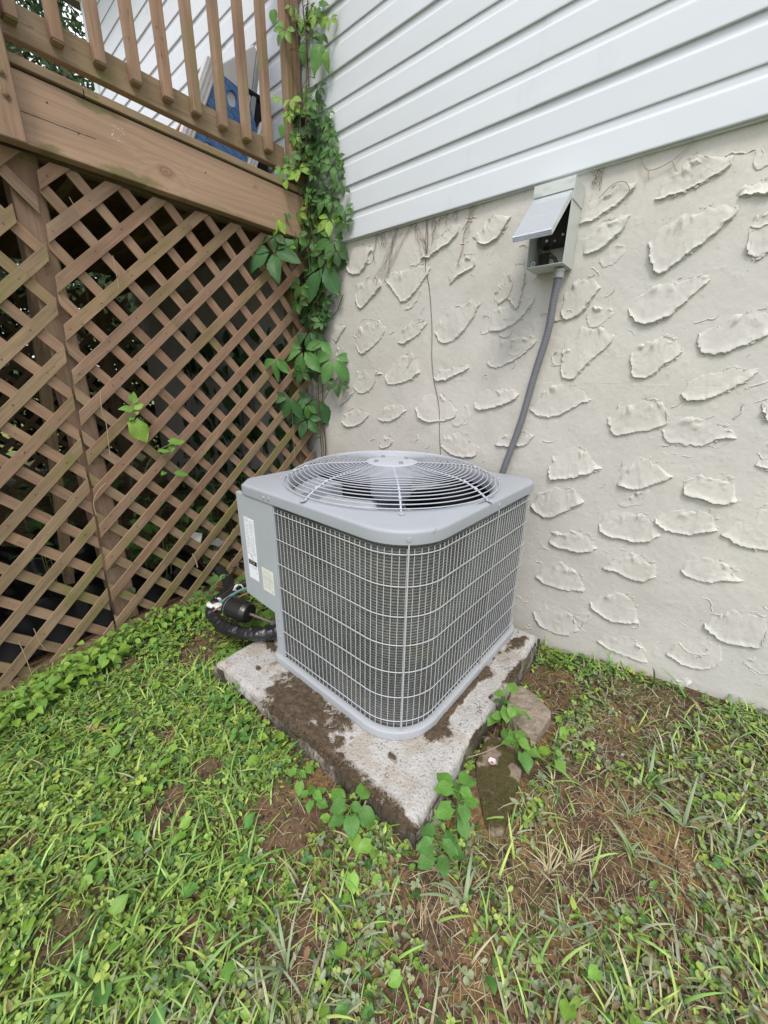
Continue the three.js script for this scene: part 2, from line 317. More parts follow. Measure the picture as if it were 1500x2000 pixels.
daub([[.731,1.602],[.790,1.610],[.864,1.636],[.907,1.662],[.918,1.699]], [[.722,1.635],[.800,1.659],[.889,1.696]]);
daub([[.886,1.485],[.930,1.515],[.992,1.538],[1.000,1.563]], [[.865,1.519],[.918,1.576],[.987,1.583]]);
daub([[1.000,1.619],[1.039,1.606],[1.090,1.620],[1.116,1.651],[1.132,1.679]], [[.969,1.646],[1.021,1.678],[1.081,1.698]]);
daub([[.330,1.282],[.382,1.233],[.454,1.265],[.531,1.320],[.542,1.354]], [[.331,1.331],[.409,1.386],[.504,1.379]]);
daub([[.613,1.282],[.653,1.274],[.726,1.304],[.788,1.353]], [[.635,1.320],[.694,1.365],[.780,1.364]]);
daub([[.825,1.309],[.869,1.268],[.908,1.269],[.962,1.302],[1.005,1.352],[1.029,1.402],[1.022,1.412]], [[.823,1.340],[.858,1.398],[.933,1.416],[1.004,1.423]]);
daub([[.313,1.082],[.362,1.039],[.438,1.058],[.474,1.098],[.482,1.129],[.530,1.142]], [[.334,1.135],[.428,1.167],[.517,1.145]]);
daub([[.548,1.136],[.566,1.096],[.628,1.094],[.706,1.113],[.757,1.151]], [[.575,1.196],[.670,1.223],[.744,1.193]]);
daub([[.832,1.120],[.867,1.109],[.946,1.132],[1.015,1.163]], [[.830,1.145],[.903,1.169],[1.011,1.171]]);
daub([[.490,.909],[.566,.908],[.634,.933],[.690,.974]], [[.485,.949],[.564,.992],[.681,.980]]);
daub([[.733,.983],[.777,.937],[.867,.929],[.961,.962],[.968,.991]], [[.771,1.044],[.864,1.059],[.943,1.017]]);
daub([[.221,.882],[.269,.856],[.351,.867],[.410,.907],[.439,.929]], [[.228,.918],[.322,.959],[.429,.939]]);
daub([[1.051,1.022],[1.063,.999],[1.131,1.005],[1.216,1.040],[1.245,1.066]], [[1.053,1.060],[1.128,1.083],[1.232,1.081]]);
daub([[.893,.820],[.949,.790],[1.024,.782],[1.081,.802],[1.096,.838]], [[.900,.869],[.994,.890],[1.062,.863]]);
daub([[.506,.774],[.534,.763],[.587,.790],[.604,.813]], [[.524,.824],[.568,.836],[.604,.826]]);
daub([[.187,1.294],[.229,1.337],[.269,1.372]], [[.135,1.322],[.180,1.384],[.265,1.378]]);
daub([[.207,.964],[.272,1.005],[.323,1.045]], [[.209,1.003],[.262,1.033],[.318,1.052]]);
daub([[1.140,1.422],[1.190,1.374],[1.196,1.404],[1.212,1.491]], [[1.113,1.493],[1.153,1.517],[1.206,1.507]]);
daub([[1.081,1.304],[1.144,1.304],[1.212,1.340],[1.250,1.392],[1.246,1.419]], [[1.074,1.364],[1.132,1.398],[1.215,1.420]]);
daub([[1.368,1.604],[1.417,1.609],[1.474,1.636],[1.513,1.666],[1.519,1.683]], [[1.378,1.645],[1.426,1.678],[1.494,1.689]]);
daub([[1.398,1.514],[1.429,1.511],[1.473,1.537],[1.507,1.569],[1.516,1.601]], [[1.376,1.559],[1.431,1.589],[1.491,1.601]]);
daub([[1.572,1.622],[1.609,1.621],[1.662,1.630],[1.702,1.649],[1.733,1.661],[1.742,1.686]], [[1.576,1.660],[1.611,1.689],[1.668,1.711]]);
daub([[1.583,1.517],[1.614,1.438],[1.636,1.432],[1.675,1.460],[1.711,1.485],[1.735,1.508],[1.774,1.555],[1.775,1.567]], [[1.585,1.540],[1.638,1.566],[1.699,1.575],[1.753,1.580]]);
daub([[1.351,1.350],[1.377,1.322],[1.420,1.336],[1.450,1.378],[1.473,1.413]], [[1.353,1.410],[1.395,1.444],[1.453,1.442]]);
daub([[1.558,1.335],[1.590,1.303],[1.637,1.292],[1.676,1.309],[1.709,1.346],[1.757,1.395]], [[1.568,1.365],[1.628,1.404],[1.691,1.406],[1.752,1.400]]);
daub([[1.380,1.226],[1.399,1.129],[1.426,1.123],[1.472,1.175],[1.511,1.216],[1.540,1.263]], [[1.384,1.262],[1.439,1.294],[1.509,1.287]]);
daub([[1.599,1.208],[1.618,1.140],[1.651,1.129],[1.688,1.162],[1.733,1.206],[1.731,1.214]], [[1.610,1.229],[1.659,1.254],[1.710,1.236]]);
daub([[1.761,1.258],[1.775,1.205],[1.799,1.197],[1.846,1.205],[1.888,1.228],[1.923,1.249]], [[1.771,1.263],[1.818,1.289],[1.869,1.303],[1.908,1.308]]);
daub([[1.753,1.083],[1.779,1.068],[1.807,1.067],[1.853,1.090],[1.894,1.121],[1.921,1.146]], [[1.759,1.119],[1.810,1.146],[1.858,1.156],[1.915,1.148]]);
daub([[1.290,1.012],[1.327,.987],[1.395,.991],[1.454,1.028],[1.508,1.056]], [[1.301,1.065],[1.377,1.106],[1.488,1.084]]);
daub([[1.568,1.000],[1.588,.951],[1.610,.941],[1.659,.958],[1.735,.989],[1.732,1.035]], [[1.580,1.026],[1.649,1.060],[1.716,1.057]]);
daub([[1.729,.971],[1.751,.937],[1.801,.931],[1.837,.934],[1.877,.954],[1.918,.967]], [[1.739,.995],[1.794,1.022],[1.842,1.009],[1.909,.977]]);
daub([[1.162,.857],[1.216,.855],[1.285,.867],[1.330,.913]], [[1.171,.889],[1.216,.916],[1.315,.918]]);
daub([[1.091,1.187],[1.113,1.166],[1.160,1.172],[1.223,1.205],[1.283,1.258]], [[1.099,1.222],[1.147,1.274],[1.275,1.268]]);
daub([[1.816,1.468],[1.832,1.439],[1.844,1.433],[1.856,1.442],[1.873,1.445]], [[1.809,1.502],[1.823,1.520],[1.851,1.518]]);
daub([[1.771,1.582],[1.799,1.586],[1.843,1.579]], [[1.767,1.597],[1.800,1.613],[1.835,1.608]]);
daub([[1.955,1.048],[1.966,1.018],[1.984,1.025]], [[1.950,1.068],[1.961,1.098]]);
daub([[1.402,.802],[1.415,.753],[1.465,.759],[1.528,.786],[1.587,.821]], [[1.399,.835],[1.457,.882],[1.542,.868]]);
daub([[1.640,.770],[1.666,.763],[1.707,.766],[1.754,.798],[1.795,.825]], [[1.634,.831],[1.685,.875],[1.755,.862]]);
daub([[1.824,.799],[1.833,.775],[1.874,.769],[1.935,.761],[1.961,.782]], [[1.821,.810],[1.858,.839],[1.918,.849],[1.952,.807]]);
daub([[1.351,.629],[1.384,.599],[1.426,.594],[1.475,.621],[1.508,.650],[1.548,.686]], [[1.371,.684],[1.433,.721],[1.528,.716]]);
daub([[1.608,.612],[1.635,.578],[1.692,.574],[1.759,.583],[1.802,.616]], [[1.612,.640],[1.660,.682],[1.734,.683],[1.792,.641]]);
daub([[1.774,.674],[1.801,.647],[1.867,.642],[1.907,.663],[1.944,.677]], [[1.776,.693],[1.832,.719],[1.899,.737],[1.932,.702]]);
daub([[1.949,.666],[1.999,.646],[2.043,.639],[2.076,.644]], [[1.958,.698],[1.987,.727],[2.030,.781],[2.042,.789]]);
daub([[1.445,.494],[1.492,.474],[1.586,.489],[1.623,.515]], [[1.436,.530],[1.493,.553],[1.566,.566],[1.616,.523]]);
daub([[1.651,.445],[1.707,.439],[1.774,.432],[1.824,.465]], [[1.666,.475],[1.722,.529],[1.788,.516],[1.821,.481]]);
daub([[1.878,.511],[1.918,.497],[1.954,.496],[1.996,.519],[2.040,.533]], [[1.879,.547],[1.915,.590],[1.970,.577],[2.031,.545]]);
daub([[1.416,.322],[1.450,.301],[1.507,.299],[1.578,.313],[1.615,.330]], [[1.426,.362],[1.489,.408],[1.563,.403],[1.606,.357]]);
daub([[1.428,.147],[1.457,.103],[1.497,.087],[1.574,.094],[1.623,.148]], [[1.446,.177],[1.499,.217],[1.576,.209],[1.614,.177]], true);
daub([[1.634,.283],[1.671,.252],[1.716,.237],[1.766,.249],[1.811,.269]], [[1.642,.310],[1.698,.363],[1.761,.359],[1.800,.302]]);
daub([[1.978,.343],[2.008,.320],[2.038,.304],[2.084,.311],[2.121,.325],[2.129,.389]], [[1.985,.380],[2.032,.424],[2.087,.432],[2.121,.411]]);
daub([[1.690,.128],[1.734,.110],[1.788,.107],[1.869,.117]], [[1.695,.151],[1.765,.194],[1.849,.168]]);
daub([[1.908,.185],[1.942,.173],[1.992,.168],[2.033,.193],[2.056,.238]], [[1.924,.231],[1.974,.292],[2.028,.292],[2.047,.268]]);
daub([[1.910,.029],[1.941,.037],[1.982,.079],[2.006,.106]], [[1.914,.060],[1.959,.096],[2.002,.122]]);
daub([[1.974,.895],[1.997,.883],[2.019,.882]], [[1.974,.905],[1.993,.927],[2.006,.934]]);
{ // fainter smears between the thick daubs
  reseed(191);
  for (let i = 0; i < 46; i++) { const x = rr(0.12, 2.5), y = rr(0.12, 1.68), w = rr(0.06, 0.13), h = rr(0.03, 0.07), a = (x < 1.35 ? rr(0.4, 1.1) : rr(-0.3, 0.7)) * smooth(0.1, 0.9, y), c = Math.cos(a), q = Math.sin(a), T = (u, v) => [x + u * c - v * q, y + u * q + v * c];
    daub([T(-w / 2, rr(-0.01, 0.01)), T(-w * 0.3, -h * rr(0.3, 0.5)), T(w * 0.1, -h * rr(0.4, 0.55)), T(w * 0.5, rr(-0.01, 0.015))], [T(-w * 0.45, h * 0.2), T(0, h * rr(0.4, 0.6)), T(w * 0.45, h * 0.25)], false, rr(0.2, 0.5)); }
}

// ---------------------------------------------------------------- deck: beam, boards, railing, posts
reseed(77);
{
  const d = thing('deck', 'brown stained wooden deck with baluster railing beside the house wall', 'deck', [0, 0, 0]);
  const rough = (g, a, s) => { const p = g.attributes.position; for (let i = 0; i < p.count; i++) { const x = p.getX(i), y = p.getY(i), z = p.getZ(i); p.setXYZ(i, x + a * (fbm(z * 5, y * 9, s, 2) - 0.5), y + a * (fbm(z * 4 + 7, x * 9, s + 1, 2) - 0.5), z); } g.computeVertexNormals(); return g; };
  const knots = [[0.729, 1.849, 0.020], [1.62, 1.88, 0.016], [0.34, 1.92, 0.007]], beamTex = tex(2048, (u, v) => {
    const z = u * 2.7, y = 1.78 + v * 0.185; let yy = y, kd = 9; for (const [kz, ky, kr] of knots) { const dz = (z - kz) * 0.55, dy = y - ky, d0 = Math.hypot(dz, dy) / kr; kd = Math.min(kd, d0); yy += 0.035 * kr / 0.02 * Math.sign(dy || 1) * Math.exp(-d0 * 0.7) * 0.5; }
    const warp = fbm(z * 1.6, yy * 14, 411, 3), gr = fbm(z * 5, yy * 340 + warp * 9, 413, 3), ring = 0.5 + 0.5 * Math.sin((yy * 210 + warp * 16 + (kd < 3 ? kd * 5 : 0)));
    let k = 0.86 + 0.26 * (gr - 0.5) + 0.10 * (ring - 0.5) + 0.28 * (fbm(z * 3, y * 20, 415, 4) - 0.5); let c = [0.415 * k, 0.275 * k, 0.185 * k];
    if (kd < 1.1) c = mix3(c, [0.16, 0.095, 0.055], 0.7 * (1 - smooth(0.75, 1.1, kd)) * (0.7 + 0.3 * Math.sin(kd * 14)));
    const gm = (cz, cy, rz, ry) => 1 - smooth(0.35, 1, Math.hypot((z - cz) / rz, (y - cy) / ry) + 0.8 * (fbm(z * 30, y * 60, 417, 4) - 0.5));
    const moss = Math.max(gm(0.93, 1.955, 0.10, 0.022), gm(0.86, 1.79, 0.15, 0.026), gm(1.09, 1.79, 0.05, 0.018), gm(1.5, 1.79, 0.3, 0.02), 0.5 * gm(0.55, 1.785, 0.2, 0.016)); c = mix3(c, [0.14 * k, 0.13 * k, 0.04 * k], 0.75 * clamp(moss));
    const ck = Math.abs(y - (1.862 - 0.015 * (z - 1.1) + 0.010 * (fbm(z * 9, 3, 419, 3) - 0.5))); if (z > 0.95 && z < 1.15 && ck < 0.0016) c = c.map((q) => q * 0.25);
    for (const [cz, cy] of [[0.57, 1.897], [1.07, 1.91], [1.0, 1.86], [1.3, 1.83]]) if (Math.hypot(z - cz, y - cy) < 0.0032) c = [0.07, 0.04, 0.03];
    if (((z > 0.86 && z < 0.90 && y > 1.885 && y < 1.93) || Math.hypot(z - 0.25, y - 1.84) < 0.01) && vn(z * 380, y * 380, 421) > 0.86) c = [0.72, 0.7, 0.66];
    return c;
  }, { m: 256 }); beamTex.wrapT = THREE.ClampToEdgeWrapping;
  const beamG = box(0.0, 1.780, 0.03, 0.045, 1.964, 2.7, 0.004, 2), bp = beamG.attributes.position; for (let i = 0; i < bp.count; i++) beamG.attributes.uv.setXY(i, bp.getZ(i) / 2.7, clamp((bp.getY(i) - 1.78) / 0.185, 0.01, 0.99));
  part('rim_beam', beamG, new THREE.MeshStandardMaterial({ map: beamTex, roughness: 0.75, bumpMap: bumpWood, bumpScale: 0.0006 }), d).userData.label = 'wide brown rim board with a knot and green streaks';
  part('inner_beam', box(-0.09, 1.785, 0.03, -0.05, 1.964, 2.7, 0.004, 2), M.woodMoss, d);
  for (let i = 0; i < 19; i++) {
    const x1 = 0.052 - i * 0.142, x0 = x1 - 0.138, cut = i === 0 ? 0.964 : 0.6 + ((i * 7) % 5) * 0.3;
    part('deck_board', box(x0, 1.969, 0.04, x1, 1.995, cut - 0.001, 0.003, 2), i ? M.wood : M.woodMoss, d);
    part('deck_board', box(x0, 1.969, cut + 0.002, x1 + (i ? 0 : 0.003), 1.995, 2.7, 0.003, 2), i ? M.wood : M.woodMoss, d);
  }
  for (let i = 0; i < 6; i++) part('joist', box(-2.62, 1.80, 0.12 + i * 0.42, -0.09, 1.966, 0.158 + i * 0.42, 0.003, 0), M.woodMoss, d);
  part('bottom_rail', box(-0.034, 2.060, 0.134, 0, 2.150, 2.7, 0.004, 2), M.woodMoss, d);
  part('top_rail', box(-0.034, 2.92, 0.05, 0, 3.01, 2.7, 0.004, 2), M.wood, d);
  part('cap_rail', box(-0.10, 3.012, 0.05, 0.05, 3.045, 2.7, 0.004, 2), M.wood, d);
  for (let i = 0; i < 15; i++) {
    const z1 = 0.224 + i * 0.1085 + rr(-0.003, 0.003), w = 0.0345;
    const g = box(0.0005, 2.091, z1, 0.0355, 2.99, z1 + w, 0.005, 1);
    const b = part('baluster', g, i % 3 === 1 ? M.woodPink : M.wood, d); b.rotation.z = rr(-0.001, 0.001);
    part('cut_end', box(0.002, 2.0885, z1 + 0.002, 0.0335, 2.0908, z1 + w - 0.002, 0.0008, 2), M.woodMoss, b);
  }
  // post and last baluster against the house
  part('railing_post', box(-0.062, 1.998, 0.036, 0.026, 3.2, 0.085, 0.004, 1), M.wood, d);
  part('baluster', box(-0.006, 2.02, 0.0885, 0.034, 2.99, 0.1235, 0.005, 1), M.woodPink, d);
  // left post bolted to the beam
  const cb = part('corner_post', box(0.0465, 1.765, 1.152, 0.088, 3.1, 1.244, 0.005, 1), M.wood, d);
  for (const y of [1.919, 1.869]) { part('bolt', new THREE.SphereGeometry(0.0085, 12, 8).scale(0.55, 1, 1).translate(0.089, y, 1.179), new THREE.MeshStandardMaterial({ color: new THREE.Color(0.16, 0.09, 0.06), roughness: 0.7, metalness: 0.3 }), cb); part('washer', new THREE.CylinderGeometry(0.0105, 0.0105, 0.002, 18).rotateZ(Math.PI / 2).translate(0.089, y, 1.179), M.woodMoss, cb); }
  // posts under the deck
  part('support_post', box(-0.125, -0.2, 1.108, -0.034, 1.79, 1.200, 0.008, 1), M.wood, d);
  part('support_post', box(-0.12, -0.2, 0.05, -0.04, 1.79, 0.11, 0.006, 1), M.woodMoss, d);
  part('brace', rough(new THREE.BoxGeometry(0.04, 1.9, 0.036, 1, 12, 1), 0.01, 9).rotateX(-0.11).translate(-0.30, 0.9, 1.215), M.woodMoss, d);
  for (const z of [0.3, 1.5, 2.5]) part('support_post', box(-2.58, -0.2, z, -2.49, 1.9, z + 0.09, 0.006, 1), M.woodMoss, d);
  for (let i = 0; i < 14; i++) part('light_block_board', box(-2.6, -0.25 + i * 0.146, 2.66, 0.0, -0.107 + i * 0.146, 2.685, 0.002, 0), M.woodMoss, d);  // solid boards added out of view to shut light out below the deck
}

// ---------------------------------------------------------------- lattice panels, each strip a part
function clipPoly(poly, a, b, c) {                        // keep a*x + b*y <= c
  const out = []; for (let i = 0; i < poly.length; i++) { const p = poly[i], q = poly[(i + 1) % poly.length], dp = a * p[0] + b * p[1] - c, dq = a * q[0] + b * q[1] - c; if (dp <= 0) out.push(p); if ((dp < 0 && dq > 0) || (dp > 0 && dq < 0)) { const t = dp / (dp - dq); out.push([p[0] + (q[0] - p[0]) * t, p[1] + (q[1] - p[1]) * t]); } }
  return out;
}
function lattice(name, label, group, X, region, sets, mats) {  // region: half planes [a, b, c] in (u = -z, v = y)
  const o = thing(name, label, 'lattice fence', [0, 0, 0], group), nails = [];
  for (const S of sets) {
    const ca = Math.cos(S.ang), sa = Math.sin(S.ang), hv = S.w / ca;
    for (let k = S.k0; k <= S.k1; k++) {
      const vy = S.v + k * S.dv + rr(-0.004, 0.004), da = rr(-0.006, 0.006), c2 = Math.cos(S.ang + da), s2 = Math.sin(S.ang + da);
      const at = (t, off) => [S.u + (S.du || 0) * k + t * c2, vy - off + t * s2];
      let poly = [at(-4, hv), at(4, hv), at(4, 0), at(-4, 0)];
      for (const h of region) { poly = clipPoly(poly, h[0], h[1], h[2]); if (poly.length < 3) break; }
      if (poly.length < 3) continue;
      const cut = S.cut && S.cut[k]; if (cut) { poly = clipPoly(poly, cut[0], cut[1], cut[2]); if (poly.length < 3) continue; }
      let A = 0; for (let i = 0; i < poly.length; i++) { const p = poly[i], q = poly[(i + 1) % poly.length]; A += p[0] * q[1] - q[0] * p[1]; } if (Math.abs(A) < 0.0006) continue;
      const g = prism(poly, 0.0085, 0.0009), P = g.attributes.position, uv = new Float32Array(P.count * 2), ou = rnd() * 7, ov = rnd() * 7;
      for (let i = 0; i < P.count; i++) { const x = P.getX(i), y = P.getY(i); uv[i * 2] = x * c2 + y * s2 + ou; uv[i * 2 + 1] = -x * s2 + y * c2 + P.getZ(i) + ov; }
      g.setAttribute('uv', new THREE.BufferAttribute(uv, 2));
      g.rotateY(Math.PI / 2).translate(X + S.x + rr(-0.0007, 0.0007), 0, 0);
      const cy = poly.reduce((s, p) => s + p[1], 0) / poly.length;
      part('lattice_strip', g, mats(cy, S), o);
      if (S.nail) for (let t = -1.2; t < 1.6; t += 0.153) { const p = at(t + rr(-0.015, 0.015), hv * rr(0.35, 0.65)); if (region.every((h) => h[0] * p[0] + h[1] * p[1] <= h[2] - 0.012)) nails.push(new THREE.CylinderGeometry(0.0019, 0.0019, 0.001, 6).scale(1, 1, rr(1, 2.4)).rotateZ(Math.PI / 2).rotateX(rr(0, 3)).translate(X + S.x + 0.0088, p[1], -p[0])); }
    }
  }
  if (nails.length) { const nm = part('nail', nails, new THREE.MeshStandardMaterial({ color: new THREE.Color(0.06, 0.045, 0.04), roughness: 0.8 }), o); nm.userData.kind = 'stuff'; }
  return o;
}
const A = Math.PI / 180, lean = 0.0514;
// seam line: z = 1.126 + lean * (1.733 - y)  ->  in u = -z:  u = -1.126 - lean * 1.733 + lean * v
const seamC = -1.126 - lean * 1.733;
const pickWood = (y, S) => { const m = smooth(1.0, 0.25, y + rr(-0.35, 0.35)); return rnd() < m * 0.85 ? M.woodMoss : pick([M.wood, M.wood, M.woodPink, M.woodTan]); };
lattice('lattice_fence', 'diagonal brown lattice panel between the deck post and the house wall', null, 0,
  [[-1, lean, -seamC], [1, 0, -0.03], [0, 1, 1.768], [0, -1, 0.2]],
  [{ ang: 42.2 * A, w: 0.0372, u: -1.126, v: 1.733, du: -lean * 0.1522, dv: -0.1522, k0: -4, k1: 21, x: -0.0085, nail: true },
   { ang: -48.6 * A, w: 0.0372, u: -0.993, v: 1.229, dv: -0.1738, k0: -9, k1: 10, x: -0.0175 }], pickWood);
lattice('lattice_fence', 'weathered mossy lattice panel left of the gap between the panels', null, 0.001,
  [[1, -lean, seamC - 0.0095], [-1, 0, 2.7], [0, 1, 1.772], [0, -1, 0.25]],
  [{ ang: 44.3 * A, w: 0.0376, u: -1.147, v: 1.527, dv: -0.1545, k0: -12, k1: 18, x: -0.0085, nail: true, cut: { '-1': [1, 0, -1.21] } },
   { ang: -46 * A, w: 0.0376, u: -1.229, v: 0.017, dv: 0.158, k0: -10, k1: 22, x: -0.0175 }], (y, S) => (rnd() < smooth(1.5, 0.5, y) * 0.9 ? M.woodMoss : pick([M.wood, M.woodTan])));
lattice('lattice_fence', 'shadowy lattice panel on the far side under the deck', null, -2.61,
  [[1, 0, -0.05], [-1, 0, 2.65], [0, 1, 1.8], [0, -1, 0.1]],
  [{ ang: 45 * A, w: 0.04, u: -1.3, v: 0.9, dv: 0.158, k0: -14, k1: 14, x: -0.01 }, { ang: -45 * A, w: 0.04, u: -1.3, v: 0.9, dv: 0.158, k0: -14, k1: 14, x: -0.02 }], () => M.woodMoss);

// ---------------------------------------------------------------- things standing on the deck
{
  const white = new THREE.MeshStandardMaterial({ color: new THREE.Color(0.74, 0.74, 0.76), roughness: 0.5 });
  const blue = new THREE.MeshStandardMaterial({ roughness: 0.5, map: tex(512, (u, v) => { const row = v * 18, r = Math.floor(row), e = row - r, sx = (u * 9 + r * 0.37) % 1; const k = (e < 0.12 ? 0.45 : 0.85 + 0.25 * e) * (sx < 0.06 ? 0.6 : 1) * (0.85 + 0.3 * h2(r, Math.floor(u * 9 + r * 0.37), 4)); return [0.10 * k, 0.235 * k, 0.52 * k]; }, { rep: 2 }) });
  const t = thing('play_panel', 'leaning toy play panel with white posts and blue shingled boards behind the railing', 'toy', [-0.27, 1.996, 0.42]);
  t.rotation.x = -0.46;
  const board = (pts, holes, z) => { const s = new THREE.Shape(pts.map((p) => V2(...p))); for (const [x, y, rx, ry] of holes) { const h = new THREE.Path(); h.absellipse(x, y, rx, ry, 0, Math.PI * 2, true, 0); s.holes.push(h); } return new THREE.ExtrudeGeometry(s, { depth: 0.016, bevelEnabled: true, bevelSize: 0.002, bevelThickness: 0.002, bevelSegments: 1, curveSegments: 14 }).translate(0, 0, z); };
  const rot = (g) => g.rotateY(Math.PI / 2);             // outline x runs towards -z
  part('blue_board', rot(board([[-0.085, 0.02], [0.15, 0.02], [0.15, 0.25], [0.06, 0.33], [-0.085, 0.22]], [[-0.02, 0.13, 0.028, 0.034], [0.075, 0.11, 0.02, 0.018], [0.11, 0.2, 0.018, 0.014]], 0)), blue, t);
  part('blue_board', rot(board([[-0.085, 0.30], [0.13, 0.28], [0.16, 0.40], [0.05, 0.50], [-0.085, 0.46]], [[0.0, 0.42, 0.026, 0.036], [0.10, 0.36, 0.022, 0.026]], 0)), blue, t);
  for (const [z, w] of [[0.115, 0.055], [-0.175, 0.05]]) { const p = part('post', box(-0.02, 0, z - w / 2, 0.022, 0.47, z + w / 2, 0.005, 1), white, t); for (let i = 0; i < 3; i++) part('rib', box(0.0215, 0, z - w / 2 + 0.004 + i * 0.016, 0.027, 0.47, z - w / 2 + 0.013 + i * 0.016, 0.002, 1), white, p); }
  const tb = thing('folding_table', 'pale grey folded table leaning on the siding behind the balusters', 'table', [-0.28, 1.996, 0.225]);
  tb.rotation.x = -0.25;
  part('tabletop', prism([[-0.16, 0], [-0.001, 0], [-0.001, 0.66], [-0.02, 0.665], [-0.16, 0.47]], 0.024, 0.004).rotateY(Math.PI / 2).translate(-0.012, 0, 0), white, tb);
  part('edge_band', box(-0.016, 0.0, -0.024, 0.016, 0.66, 0.0, 0.005, 1), new THREE.MeshStandardMaterial({ color: new THREE.Color(0.40, 0.43, 0.46), roughness: 0.5 }), tb);
  const bk = thing('storage_bin', 'black bin in the corner behind the railing by the siding', 'bin', [-0.38, 1.996, 0.092]);
  part('bin_body', new RoundedBoxGeometry(0.22, 0.44, 0.115, 2, 0.02).translate(0, 0.22, 0), M.black, bk); part('bin_lid', new RoundedBoxGeometry(0.235, 0.025, 0.13, 2, 0.008).translate(0, 0.453, 0), M.black, bk);
  const pl = thing('wooden_plank', 'short tan plank leaning beside the white post of the play panel', 'plank', [-0.33, 1.996, 0.585]);
  pl.rotation.x = -0.62; part('board', box(-0.012, 0, -0.03, 0.012, 0.42, 0.03, 0.003, 1), new THREE.MeshStandardMaterial({ color: new THREE.Color(0.42, 0.22, 0.09), roughness: 0.7 }), pl);
}

// ---------------------------------------------------------------- concrete pad
const PAD = [[0.645, 1.077], [1.545, 1.042], [1.503, 0.095], [0.60, 0.13]];   // front left, front right, back right, back left
const padTop = 0.1155;
function padXZ(s, t) { const a = [mix(PAD[0][0], PAD[1][0], s), mix(PAD[0][1], PAD[1][1], s)], b = [mix(PAD[3][0], PAD[2][0], s), mix(PAD[3][1], PAD[2][1], s)]; return [mix(a[0], b[0], t), mix(a[1], b[1], t)]; }
// soil washed over the slab: an irregular patch at the left of the front corner and along the cabinet's right foot
function padDirt(x, z) {
  const n = fbm(x * 16, z * 16, 171, 4), n2 = fbm(x * 55, z * 55, 173, 3);
  let d = 0;
  const blob = (cx, cz, rx, rz, r) => { const c = Math.cos(r), s = Math.sin(r), u = ((x - cx) * c + (z - cz) * s) / rx, v = (-(x - cx) * s + (z - cz) * c) / rz; d = Math.max(d, 1 - smooth(0.4, 1.3, Math.hypot(u, v) + 1.2 * (n - 0.5) + 1.0 * (n2 - 0.5))); };
  blob(1.06, 0.985, 0.165, 0.10, 0.1); blob(1.17, 1.045, 0.20, 0.04, 0.0); blob(0.97, 0.935, 0.075, 0.035, 0); blob(1.24, 1.0, 0.03, 0.022, 0.4); blob(1.33, 1.062, 0.18, 0.018, 0.0);
  blob(1.422, 0.62, 0.011, 0.26, 0.0); blob(1.428, 0.79, 0.028, 0.05, 0.4); blob(1.45, 0.22, 0.022, 0.06, 0.2); blob(1.385, 0.93, 0.025, 0.012, 0.3); blob(1.505, 0.40, 0.012, 0.13, 0.05); blob(1.53, 0.66, 0.010, 0.10, 0.05); blob(1.44, 1.058, 0.1, 0.012, 0); blob(1.425, 0.45, 0.03, 0.035, 0);
  blob(0.735, 0.885, 0.04, 0.02, 0.3); blob(0.80, 0.985, 0.014, 0.009, 0.3);
  d = Math.max(d, (1 - smooth(0.0, 0.05, 1.077 - 0.0389 * (x - 0.645) - z)) * smooth(0.85, 1.05, x) * smooth(0.28, 0.5, n * 0.6 + n2 * 0.4));
  return clamp(d);
}
